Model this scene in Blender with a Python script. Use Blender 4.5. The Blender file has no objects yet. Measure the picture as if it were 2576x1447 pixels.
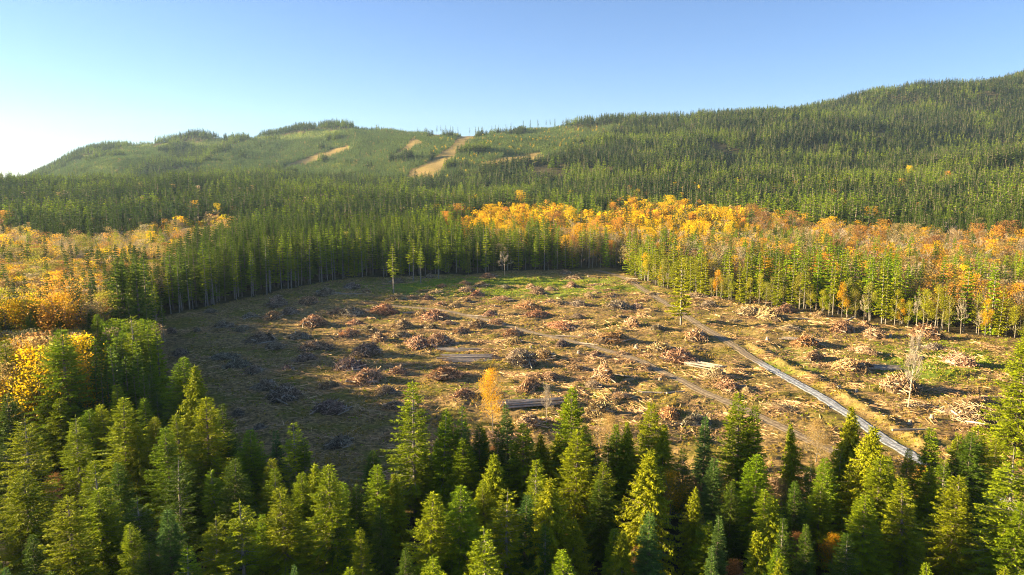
import bpy, math, random
import numpy as np
from mathutils import Vector, noise as mnoise
R = math.radians
rng = random.Random(7)
SC = bpy.context.scene

# ------------------------------------------------------------------ camera, sky, sun, exposure
CAM_H, PITCH, HFOV = 60.0, R(8.5), R(70.0)
cd = bpy.data.cameras.new('camera'); cam = bpy.data.objects.new('camera', cd); SC.collection.objects.link(cam)
cam.location = (0, 0, CAM_H); cam.rotation_euler = (R(90) - PITCH, 0, 0)
cd.sensor_width = 36; cd.lens = 18 / math.tan(HFOV / 2); cd.clip_start = 1; cd.clip_end = 30000
SC.camera = cam
SUN_EL, SUN_BEYOND = 14.0, 8.0           # low evening sun, out of frame to the side, a little beyond
sdir = Vector((-math.cos(R(SUN_BEYOND)) * math.cos(R(SUN_EL)), math.sin(R(SUN_BEYOND)) * math.cos(R(SUN_EL)), math.sin(R(SUN_EL))))
W = bpy.data.worlds.new('World'); SC.world = W; W.use_nodes = True
wn = W.node_tree; bg = wn.nodes['Background']
sky = wn.nodes.new('ShaderNodeTexSky'); sky.sky_type = 'NISHITA'; sky.sun_disc = False
sky.sun_elevation = R(SUN_EL); sky.sun_rotation = math.atan2(sdir.x, sdir.y)
sky.altitude = 2000; sky.air_density = 1.0; sky.dust_density = 1.6; sky.ozone_density = 3.0
wb = wn.nodes.new('ShaderNodeVectorMath'); wb.operation = 'MULTIPLY'; wb.inputs[1].default_value = (0.79, 0.825, 0.97)      # cooler white balance of the sky
wn.links.new(sky.outputs[0], wb.inputs[0]); wn.links.new(wb.outputs[0], bg.inputs[0]); bg.inputs[1].default_value = 0.05
ld = bpy.data.lights.new('sun', 'SUN'); lo = bpy.data.objects.new('sun', ld); SC.collection.objects.link(lo)
ld.energy = 5.0; ld.angle = R(0.5); ld.color = (1.0, 0.80, 0.47)
lo.rotation_euler = sdir.to_track_quat('Z', 'Y').to_euler()
SC.view_settings.view_transform = 'Standard'; SC.view_settings.look = 'None'
SC.view_settings.exposure = 2.3; SC.view_settings.gamma = 1
SC.cycles.use_denoising = True; SC.cycles.denoising_prefilter = 'NONE'
SC.cycles.pixel_filter_type = 'BLACKMAN_HARRIS'; SC.cycles.filter_width = 1.1; SC.cycles.use_adaptive_sampling = False
SC.cycles.max_bounces = 5; SC.cycles.diffuse_bounces = 1; SC.cycles.transmission_bounces = 3; SC.cycles.glossy_bounces = 1
SC.cycles.volume_bounces = 0; SC.cycles.transparent_max_bounces = 4

# ------------------------------------------------------------------ maths of the place
FP = 512 / math.tan(HFOV / 2); KD = 1024 / 2576.0           # survey coordinates are in a 2576-wide grid
CP, SP = math.cos(PITCH), math.sin(PITCH)
def ray(u, v):
    a = (u * KD - 512) / FP; b = (287.5 - v * KD) / FP
    return a, CP + b * SP, -SP + b * CP
def at(u, v, z=0.0):
    a, f, w = ray(u, v)
    t = (z - CAM_H) / w if w < -1e-4 else 5000
    return a * t, f * t
def project(x, y, z):
    x = np.asarray(x, float); y = np.asarray(y, float); z = np.asarray(z, float) - CAM_H
    f = np.maximum(y * CP - z * SP, 1e-3); up = y * SP + z * CP
    return (512 + FP * x / f) / KD, (287.5 - FP * up / f) / KD
def hashn(ix, iy, s):
    n = (ix.astype(np.int64) * 374761393 + iy.astype(np.int64) * 668265263 + s * 1274126177) & 0x7fffffff
    n = ((n ^ (n >> 13)) * 1274126177) & 0x7fffffff
    return ((n ^ (n >> 16)) & 0xffff) / 65535.0
def vnoise(x, y, s=0):
    x = np.asarray(x, float); y = np.asarray(y, float)
    ix = np.floor(x); iy = np.floor(y); fx = x - ix; fy = y - iy
    fx = fx * fx * (3 - 2 * fx); fy = fy * fy * (3 - 2 * fy)
    a = hashn(ix, iy, s); b = hashn(ix + 1, iy, s); c = hashn(ix, iy + 1, s); d = hashn(ix + 1, iy + 1, s)
    return (a + (b - a) * fx) * (1 - fy) + (c + (d - c) * fx) * fy
def fbm(x, y, s=0, o=4):
    r = 0; a = 0.5; x = np.asarray(x, float); y = np.asarray(y, float)
    for k in range(o):
        r = r + a * (vnoise(x, y, s + k) - 0.5) * 2; x = x * 2.03 + 11.3; y = y * 2.03 + 7.7; a *= 0.5
    return r
def inpoly(x, y, P):
    x = np.asarray(x, float); y = np.asarray(y, float); r = np.zeros(x.shape, bool); n = len(P)
    for i in range(n):
        x1, y1 = P[i]; x2, y2 = P[(i + 1) % n]
        c = ((y1 > y) != (y2 > y)) & (x < (x2 - x1) * (y - y1) / ((y2 - y1) or 1e-9) + x1); r ^= c
    return r
def segdist(x, y, P):
    x = np.asarray(x, float); y = np.asarray(y, float); best = np.full(x.shape, 1e9)
    for i in range(len(P) - 1):
        ax, ay = P[i]; bx, by = P[i + 1]; dx, dy = bx - ax, by - ay
        t = np.clip(((x - ax) * dx + (y - ay) * dy) / (dx * dx + dy * dy), 0, 1)
        best = np.minimum(best, np.hypot(x - ax - t * dx, y - ay - t * dy))
    return best
def smooth_line(P, n=6):
    out = []
    Q = [P[0]] + list(P) + [P[-1]]
    for i in range(1, len(Q) - 2):
        p0, p1, p2, p3 = [np.array(q, float) for q in Q[i - 1:i + 3]]
        for k in range(n):
            t = k / n
            out.append(tuple(0.5 * ((2 * p1) + (-p0 + p2) * t + (2 * p0 - 5 * p1 + 4 * p2 - p3) * t * t + (-p0 + 3 * p1 - 3 * p2 + p3) * t ** 3)))
    out.append(tuple(P[-1])); return out
# clearing outline on the ground
CLEAR = [at(370, 805), at(560, 762), at(720, 728), at(870, 700), at(1130, 692), at(1330, 684), at(1545, 678), at(1580, 694), at(1670, 726), at(1760, 742),
         at(2000, 782), at(2200, 808), at(2420, 842), at(2600, 862), at(2750, 880), (175, 232), (135, 160), (100, 128), (75, 124), (45, 128), (10, 126), (-20, 124),
         (-42, 124), (-60, 138), (-76, 160), (-96, 196), (-126, 250)]
def in_clear(x, y): return inpoly(x, y, CLEAR)
ROAD = smooth_line([at(1490, 682), at(1560, 698), at(1640, 740), at(1760, 818), at(1865, 884), at(2005, 965), at(2130, 1040), at(2280, 1135), (95, 121), (106, 104), (118, 84)])
TRACK = smooth_line([at(960, 768), at(1100, 778), at(1230, 806), at(1330, 834), at(1450, 862), at(1590, 900), at(1690, 945), at(1770, 985), at(1850, 1018), at(1960, 1072), at(2080, 1125), at(2200, 1170)])
def berm_line(off):
    out = []
    for i in range(len(ROAD) - 1):
        ax, ay = ROAD[i]; bx, by = ROAD[i + 1]; l = math.hypot(bx - ax, by - ay) or 1
        if ay < 262: out.append((ax - (by - ay) / l * off, ay + (bx - ax) / l * off))
    return out
BERM = berm_line(6.5)
# large terrain from a survey table: columns (grid u) by depth
TU = np.array([-700, 0, 160, 320, 480, 640, 960, 1290, 1600, 1930, 2250, 2576, 3300], float)
TD = np.array([0, 460, 700, 950, 1200, 1500, 1900, 2400, 3000, 3700, 5200, 6600], float)
TZ = np.array([
 [0, 0, 3, 12, 26, 8, 0, 0, 0, 0, 0, 0],
 [0, 0, 3, 14, 30, 10, 2, 0, -5, 0, 0, 0],
 [0, 0, 4, 16, 31, 13, 22, 60, 132, 90, 40, 20],
 [0, 0, 4, 16, 33, 15, 45, 118, 214, 160, 60, 20],
 [0, 0, 5, 17, 33, 22, 58, 136, 246, 190, 80, 20],
 [0, 0, 5, 18, 33, 28, 62, 134, 242, 205, 90, 20],
 [0, 0, 6, 17, 12, 48, 103, 182, 276, 240, 120, 20],
 [0, 0, 6, 16, 22, 68, 128, 207, 190, 150, 100, 20],
 [0, 0, 6, 19, 40, 76, 142, 228, 205, 160, 100, 20],
 [0, 0, 8, 21, 50, 92, 172, 264, 240, 200, 100, 20],
 [0, 0, 10, 28, 66, 78, 190, 318, 320, 250, 100, 20],
 [0, 0, 14, 36, 98, 88, 205, 392, 455, 350, 100, 20],
 [0, 0, 16, 45, 130, 110, 220, 450, 560, 420, 100, 20]], float)
FU = np.linspace(-700, 3300, 161); FD = np.linspace(0, 6600, 265)
T1 = np.array([np.interp(FD, TD, row) for row in TZ]); T2 = np.array([np.interp(FU, TU, T1[:, j]) for j in range(len(FD))]).T
for _ in range(10):
    P_ = np.pad(T2, 1, mode='edge'); T2 = 0.25 * (P_[:-2, 1:-1] + P_[2:, 1:-1]) + 0.5 * T2
    P_ = np.pad(T2, 1, mode='edge'); T2 = 0.2 * (P_[1:-1, :-2] + P_[1:-1, 2:]) + 0.6 * T2
def big_h(x, y):
    x = np.asarray(x, float); y = np.asarray(y, float)
    u = np.clip(1288 + (FP / KD) * x / np.maximum(y, 60), -699, 3299); d = np.clip(y, 0, 6599)
    a = (u + 700) / (4000 / 160); b = d / (6600 / 264); i = a.astype(int); j = b.astype(int); a -= i; b -= j
    z = (T2[i, j] * (1 - a) + T2[i + 1, j] * a) * (1 - b) + (T2[i, j + 1] * (1 - a) + T2[i + 1, j + 1] * a) * b
    w = np.clip((y - 700) / 900, 0, 1) * np.clip((6000 - y) / 2000, 0, 1)
    # gullies run down the slope, from upper far to lower near
    g = fbm((x * 0.8 + y * 0.45) / 260, (y - x * 0.5) / 900, 5, 4)
    z = z + np.clip((-x - .80 * y - 6) / 50, 0, 1) * 21 * np.clip((y - 165) / 40, 0, 1) * np.clip((250 - y) / 50, 0, 1)      # unseen bank, added out of frame to throw longer shade on the clearing
    return z + w * (g * 52 + fbm(x / 120, y / 120, 9, 3) * 9)
def small_h(x, y):
    x = np.asarray(x, float); y = np.asarray(y, float)
    w = np.clip((700 - y) / 200, 0, 1)
    dr = np.minimum(segdist(x, y, ROAD) - 2.6, segdist(x, y, TRACK) - 1.7)
    k = np.clip(dr / 2.5, 0, 1)
    z = fbm(x / 38, y / 30, 21, 2) * 1.1 + (fbm(x / 7, y / 6, 23, 4) * 1.3 + fbm(x / 1.9, y / 1.9, 29, 2) * 0.36) * k
    bd = segdist(x, y, BERM)
    z = z + np.exp(-(bd / 1.7) ** 2) * (1.1 + 0.5 * fbm(x / 2.5, y / 2.5, 31, 2)) - np.exp(-((bd - 4) / 1.3) ** 2) * 0.35 * k
    return z * w
def ground(x, y): return big_h(x, y) + small_h(x, y)
def gz(x, y): return float(ground(np.array([x]), np.array([y]))[0])

# ------------------------------------------------------------------ materials
def new_mat(name):
    m = bpy.data.materials.new(name); m.use_nodes = True; m.node_tree.nodes.clear(); return m, m.node_tree.nodes, m.node_tree.links
def N(ns, t, **k):
    n = ns.new(t)
    for a, b in k.items(): setattr(n, a, b)
    return n
def ramp(ns, stops):
    r = ns.new('ShaderNodeValToRGB'); e = r.color_ramp.elements
    while len(e) < len(stops): e.new(0.5)
    for i, (p, c) in enumerate(stops): e[i].position = p; e[i].color = (*c, 1)
    return r
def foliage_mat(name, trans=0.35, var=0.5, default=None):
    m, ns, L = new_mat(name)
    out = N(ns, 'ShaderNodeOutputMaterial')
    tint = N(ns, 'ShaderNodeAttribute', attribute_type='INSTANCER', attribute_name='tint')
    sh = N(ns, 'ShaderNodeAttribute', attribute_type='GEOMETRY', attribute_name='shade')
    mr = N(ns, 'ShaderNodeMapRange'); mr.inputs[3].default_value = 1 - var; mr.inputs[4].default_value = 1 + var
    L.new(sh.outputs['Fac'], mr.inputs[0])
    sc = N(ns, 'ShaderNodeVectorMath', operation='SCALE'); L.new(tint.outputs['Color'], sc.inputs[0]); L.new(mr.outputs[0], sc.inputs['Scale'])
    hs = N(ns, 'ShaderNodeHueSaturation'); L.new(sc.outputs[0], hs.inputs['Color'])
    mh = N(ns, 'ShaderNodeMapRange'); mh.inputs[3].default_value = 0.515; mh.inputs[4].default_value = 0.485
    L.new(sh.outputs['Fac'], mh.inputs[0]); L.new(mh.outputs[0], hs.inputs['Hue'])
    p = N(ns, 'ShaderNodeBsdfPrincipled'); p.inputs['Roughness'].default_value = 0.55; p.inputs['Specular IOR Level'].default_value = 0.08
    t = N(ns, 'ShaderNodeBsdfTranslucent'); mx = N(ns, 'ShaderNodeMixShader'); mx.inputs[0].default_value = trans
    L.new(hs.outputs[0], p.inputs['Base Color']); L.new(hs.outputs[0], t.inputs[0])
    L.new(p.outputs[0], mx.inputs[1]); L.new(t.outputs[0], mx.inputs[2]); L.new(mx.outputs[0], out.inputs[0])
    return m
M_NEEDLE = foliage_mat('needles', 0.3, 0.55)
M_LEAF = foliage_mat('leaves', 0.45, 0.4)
def simple_mat(name, c1, c2, scale=2.0, rough=0.85, bump=0.0, coord='Object', stretch=(1, 1, 1), per_object=0.0, bdist=0.05):
    m, ns, L = new_mat(name); out = N(ns, 'ShaderNodeOutputMaterial'); p = N(ns, 'ShaderNodeBsdfPrincipled')
    tc = N(ns, 'ShaderNodeTexCoord'); mp = N(ns, 'ShaderNodeMapping'); mp.inputs['Scale'].default_value = stretch
    nz = N(ns, 'ShaderNodeTexNoise'); nz.inputs['Scale'].default_value = scale; nz.inputs['Detail'].default_value = 5
    L.new(tc.outputs[coord], mp.inputs[0]); L.new(mp.outputs[0], nz.inputs['Vector'])
    r = ramp(ns, [(0.3, c1), (0.7, c2)]); L.new(nz.outputs[0], r.inputs[0]); src = r.outputs[0]
    if per_object:
        oi = N(ns, 'ShaderNodeObjectInfo'); mr = N(ns, 'ShaderNodeMapRange'); mr.inputs[3].default_value = 1 - per_object; mr.inputs[4].default_value = 1 + per_object
        L.new(oi.outputs['Random'], mr.inputs[0]); sc = N(ns, 'ShaderNodeVectorMath', operation='SCALE'); L.new(src, sc.inputs[0]); L.new(mr.outputs[0], sc.inputs['Scale']); src = sc.outputs[0]
    L.new(src, p.inputs['Base Color']); p.inputs['Roughness'].default_value = rough; p.inputs['Specular IOR Level'].default_value = 0.2
    if bump:
        b = N(ns, 'ShaderNodeBump'); b.inputs['Strength'].default_value = bump; b.inputs['Distance'].default_value = bdist
        L.new(nz.outputs[0], b.inputs['Height']); L.new(b.outputs[0], p.inputs['Normal'])
    L.new(p.outputs[0], out.inputs[0]); return m
M_BARK = simple_mat('conifer_bark', (0.10, 0.075, 0.055), (0.26, 0.21, 0.16), 1.2, stretch=(3, 3, 0.6), bump=0.4)
M_PALE = simple_mat('pale_bark', (0.13, 0.115, 0.095), (0.38, 0.33, 0.26), 1.5, stretch=(3, 3, 0.8), bump=0.3)
M_TWIG = simple_mat('twig_bark', (0.38, 0.31, 0.22), (0.62, 0.52, 0.38), 2.0)
def stick_mat(name, stops):
    m, ns, L = new_mat(name); out = N(ns, 'ShaderNodeOutputMaterial'); p = N(ns, 'ShaderNodeBsdfPrincipled')
    sh = N(ns, 'ShaderNodeAttribute', attribute_type='GEOMETRY', attribute_name='shade')
    r = ramp(ns, stops); L.new(sh.outputs['Fac'], r.inputs[0])
    tint = N(ns, 'ShaderNodeAttribute', attribute_type='INSTANCER', attribute_name='tint')
    mx = N(ns, 'ShaderNodeMix', data_type='RGBA', blend_type='MULTIPLY'); mx.inputs[0].default_value = 1
    L.new(r.outputs[0], mx.inputs[6]); L.new(tint.outputs['Color'], mx.inputs[7])
    L.new(mx.outputs[2], p.inputs['Base Color']); p.inputs['Roughness'].default_value = 0.8; p.inputs['Specular IOR Level'].default_value = 0.2
    L.new(p.outputs[0], out.inputs[0]); return m
STK = [(0.0, (0.05, 0.035, 0.022)), (0.3, (0.17, 0.115, 0.07)), (0.7, (0.42, 0.31, 0.20)), (1.0, (0.68, 0.55, 0.38))]
M_STICK = stick_mat('dead_branches', STK)
M_LOG = simple_mat('log_bark', (0.26, 0.21, 0.155), (0.62, 0.51, 0.38), 1.5, stretch=(1, 4, 4), bump=0.4, per_object=0.25)
M_CUT = simple_mat('cut_wood', (0.55, 0.38, 0.20), (0.75, 0.56, 0.32), 6.0)
M_SOILMOUND = simple_mat('rooty_soil', (0.05, 0.035, 0.02), (0.17, 0.115, 0.065), 1.6, bump=0.8, bdist=0.3)

def ground_mat():
    m, ns, L = new_mat('clearing_ground'); out = N(ns, 'ShaderNodeOutputMaterial'); p = N(ns, 'ShaderNodeBsdfPrincipled')
    tc = N(ns, 'ShaderNodeTexCoord')
    z = N(ns, 'ShaderNodeAttribute', attribute_type='GEOMETRY', attribute_name='zone')
    sep = N(ns, 'ShaderNodeSeparateColor'); L.new(z.outputs['Color'], sep.inputs[0])
    def nz(scale, det=5, rough=0.6, st=(1, 1, 1)):
        mp = N(ns, 'ShaderNodeMapping'); mp.inputs['Scale'].default_value = st; L.new(tc.outputs['Object'], mp.inputs[0])
        n = N(ns, 'ShaderNodeTexNoise'); n.inputs['Scale'].default_value = scale; n.inputs['Detail'].default_value = det; n.inputs['Roughness'].default_value = rough
        L.new(mp.outputs[0], n.inputs['Vector']); return n
    n1 = nz(0.09, 6, 0.65, (0.6, 1, 1)); n2 = nz(0.9, 6, 0.75); n3 = nz(0.35, 5, 0.7)
    base = ramp(ns, [(0.30, (0.075, 0.048, 0.022)), (0.45, (0.17, 0.115, 0.045)), (0.56, (0.38, 0.245, 0.085)), (0.70, (0.60, 0.40, 0.17))])
    L.new(n2.outputs[0], base.inputs[0])
    ol = ramp(ns, [(0.3, (0.06, 0.055, 0.012)), (0.5, (0.17, 0.145, 0.022)), (0.70, (0.33, 0.25, 0.05))]); L.new(n2.outputs[0], ol.inputs[0])
    r1 = ramp(ns, [(0.47, (0, 0, 0)), (0.60, (1, 1, 1))]); L.new(n1.outputs[0], r1.inputs[0])
    def mix(f, a, b):
        x = N(ns, 'ShaderNodeMix', data_type='RGBA'); L.new(f, x.inputs[0]); L.new(a, x.inputs[6]); L.new(b, x.inputs[7]); return x.outputs[2]
    c = mix(r1.outputs[0], base.outputs[0], ol.outputs[0])
    gr = ramp(ns, [(0.3, (0.07, 0.10, 0.012)), (0.5, (0.17, 0.23, 0.02)), (0.75, (0.30, 0.33, 0.04))]); L.new(n2.outputs[0], gr.inputs[0])
    ad = N(ns, 'ShaderNodeMath', operation='ADD'); L.new(sep.outputs[0], ad.inputs[0]); L.new(n3.outputs[0], ad.inputs[1])
    rg = ramp(ns, [(0.82, (0, 0, 0)), (1.0, (1, 1, 1))]); L.new(ad.outputs[0], rg.inputs[0])
    c = mix(rg.outputs[0], c, gr.outputs[0])
    sd = ramp(ns, [(0.3, (0.15, 0.11, 0.03)), (0.5, (0.34, 0.24, 0.07)), (0.72, (0.55, 0.38, 0.15))]); L.new(n2.outputs[0], sd.inputs[0])
    c = mix(sep.outputs[1], c, sd.outputs[0])
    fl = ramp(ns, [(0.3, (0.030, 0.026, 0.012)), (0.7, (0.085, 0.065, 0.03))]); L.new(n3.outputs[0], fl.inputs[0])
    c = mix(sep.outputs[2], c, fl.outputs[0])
    sp = N(ns, 'ShaderNodeTexVoronoi'); sp.inputs['Scale'].default_value = 1.3; L.new(tc.outputs['Object'], sp.inputs['Vector'])
    rs = ramp(ns, [(0.0, (1, 1, 1)), (0.10, (1, 1, 1)), (0.16, (0, 0, 0))]); L.new(sp.outputs['Distance'], rs.inputs[0])
    sps = N(ns, 'ShaderNodeSeparateColor'); L.new(sp.outputs['Color'], sps.inputs[0])
    gt = N(ns, 'ShaderNodeMath', operation='GREATER_THAN'); gt.inputs[1].default_value = 0.8; L.new(sps.outputs[0], gt.inputs[0])
    mu = N(ns, 'ShaderNodeMath', operation='MULTIPLY'); L.new(rs.outputs[0], mu.inputs[0]); L.new(gt.outputs[0], mu.inputs[1])
    iv = N(ns, 'ShaderNodeMath', operation='SUBTRACT'); iv.inputs[0].default_value = 1; L.new(sep.outputs[2], iv.inputs[1])
    mu2 = N(ns, 'ShaderNodeMath', operation='MULTIPLY'); L.new(mu.outputs[0], mu2.inputs[0]); L.new(iv.outputs[0], mu2.inputs[1])
    pebble = N(ns, 'ShaderNodeRGB'); pebble.outputs[0].default_value = (0.5, 0.42, 0.33, 1)
    c = mix(mu2.outputs[0], c, pebble.outputs[0])
    L.new(c, p.inputs['Base Color']); p.inputs['Roughness'].default_value = 0.95; p.inputs['Specular IOR Level'].default_value = 0.1
    b = N(ns, 'ShaderNodeBump'); b.inputs['Strength'].default_value = 0.9; b.inputs['Distance'].default_value = 0.5
    L.new(n2.outputs[0], b.inputs['Height']); L.new(b.outputs[0], p.inputs['Normal'])
    L.new(p.outputs[0], out.inputs[0]); return m
def road_mat(name, c1, c2, c3, scale, blend=0):
    m, ns, L = new_mat(name); out = N(ns, 'ShaderNodeOutputMaterial'); p = N(ns, 'ShaderNodeBsdfPrincipled')
    tc = N(ns, 'ShaderNodeTexCoord'); n = N(ns, 'ShaderNodeTexNoise'); n.inputs['Scale'].default_value = scale; n.inputs['Detail'].default_value = 6; n.inputs['Roughness'].default_value = 0.75
    L.new(tc.outputs['Object'], n.inputs['Vector']); r = ramp(ns, [(0.33, c1), (0.5, c2), (0.68, c3)]); L.new(n.outputs[0], r.inputs[0])
    uv = N(ns, 'ShaderNodeAttribute', attribute_type='GEOMETRY', attribute_name='shade')      # wheel ruts: worn into the surface
    ru = ramp(ns, [(0.0, (1.15, 1.15, 1.15)), (1.0, (0.52, 0.48, 0.42))]); L.new(uv.outputs['Fac'], ru.inputs[0])
    mx = N(ns, 'ShaderNodeMix', data_type='RGBA', blend_type='MULTIPLY'); mx.inputs[0].default_value = 1; L.new(r.outputs[0], mx.inputs[6]); L.new(ru.outputs[0], mx.inputs[7])
    csrc = mx.outputs[2]
    if blend:
        ge = N(ns, 'ShaderNodeNewGeometry'); sx = N(ns, 'ShaderNodeSeparateXYZ'); L.new(ge.outputs['Position'], sx.inputs[0])
        mr = N(ns, 'ShaderNodeMapRange'); mr.inputs[1].default_value = blend - 26; mr.inputs[2].default_value = blend + 4; L.new(sx.outputs[1], mr.inputs[0])
        ad = N(ns, 'ShaderNodeMath', operation='ADD'); L.new(mr.outputs[0], ad.inputs[0]); L.new(n.outputs[0], ad.inputs[1])
        rb = ramp(ns, [(0.70, (0, 0, 0)), (0.98, (1, 1, 1))]); L.new(ad.outputs[0], rb.inputs[0])
        m2 = N(ns, 'ShaderNodeMix', data_type='RGBA'); L.new(rb.outputs[0], m2.inputs[0]); L.new(csrc, m2.inputs[6]); m2.inputs[7].default_value = (0.27, 0.205, 0.13, 1); csrc = m2.outputs[2]
    L.new(csrc, p.inputs['Base Color']); p.inputs['Roughness'].default_value = 0.9; p.inputs['Specular IOR Level'].default_value = 0.15
    b = N(ns, 'ShaderNodeBump'); b.inputs['Strength'].default_value = 0.8; b.inputs['Distance'].default_value = 0.15
    L.new(n.outputs[0], b.inputs['Height']); L.new(b.outputs[0], p.inputs['Normal']); L.new(p.outputs[0], out.inputs[0]); return m

# ------------------------------------------------------------------ mesh building
class MB:
    def __init__(s): s.v = []; s.f = []; s.sh = []; s.mi = []
    def kite(s, a, d, side, w, shade, mi=0, k=0.45):
        b = len(s.v); m = a + d * k
        s.v += [a, m + side * w, a + d, m - side * w]; s.f.append((b, b + 1, b + 2, b + 3)); s.sh.append(shade); s.mi.append(mi)
    def tube(s, pts, rad, n=4, shade=0.5, mi=0, cap=False):
        b = len(s.v)
        for i, p in enumerate(pts):
            d = (pts[min(i + 1, len(pts) - 1)] - pts[max(i - 1, 0)]).normalized()
            x = d.orthogonal().normalized() if abs(d.z) < 0.9 else Vector((1, 0, 0)); y = d.cross(x).normalized(); x = y.cross(d)
            for k in range(n):
                a = 2 * math.pi * k / n; s.v.append(p + (x * math.cos(a) + y * math.sin(a)) * rad[i])
        for i in range(len(pts) - 1):
            for k in range(n):
                s.f.append((b + i * n + k, b + i * n + (k + 1) % n, b + (i + 1) * n + (k + 1) % n, b + (i + 1) * n + k)); s.sh.append(shade); s.mi.append(mi)
        if cap:
            e = b + (len(pts) - 1) * n
            s.f.append(tuple(range(e, e + n))); s.sh.append(min(1, shade + 0.3)); s.mi.append(1)
            s.f.append(tuple(range(b + n - 1, b - 1, -1))); s.sh.append(min(1, shade + 0.3)); s.mi.append(1)
    def mesh(s, name, mats):
        me = bpy.data.meshes.new(name); me.from_pydata([tuple(q) for q in s.v], [], s.f)
        for m in mats: me.materials.append(m)
        a = me.attributes.new('shade', 'FLOAT', 'FACE'); a.data.foreach_set('value', s.sh)
        if len(mats) > 1: me.polygons.foreach_set('material_index', s.mi)
        return me
def V(x, y, z): return Vector((x, y, z))
def merged(name, parts):                      # [(MB, material)] -> one mesh, for masses of far trees
    r = MB(); mats = []
    for i, (m, mat) in enumerate(parts):
        b = len(r.v); r.v += m.v; r.f += [tuple(q + b for q in f) for f in m.f]; r.sh += m.sh; r.mi += [i] * len(m.f); mats.append(mat)
    return r.mesh(name, mats)

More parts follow.
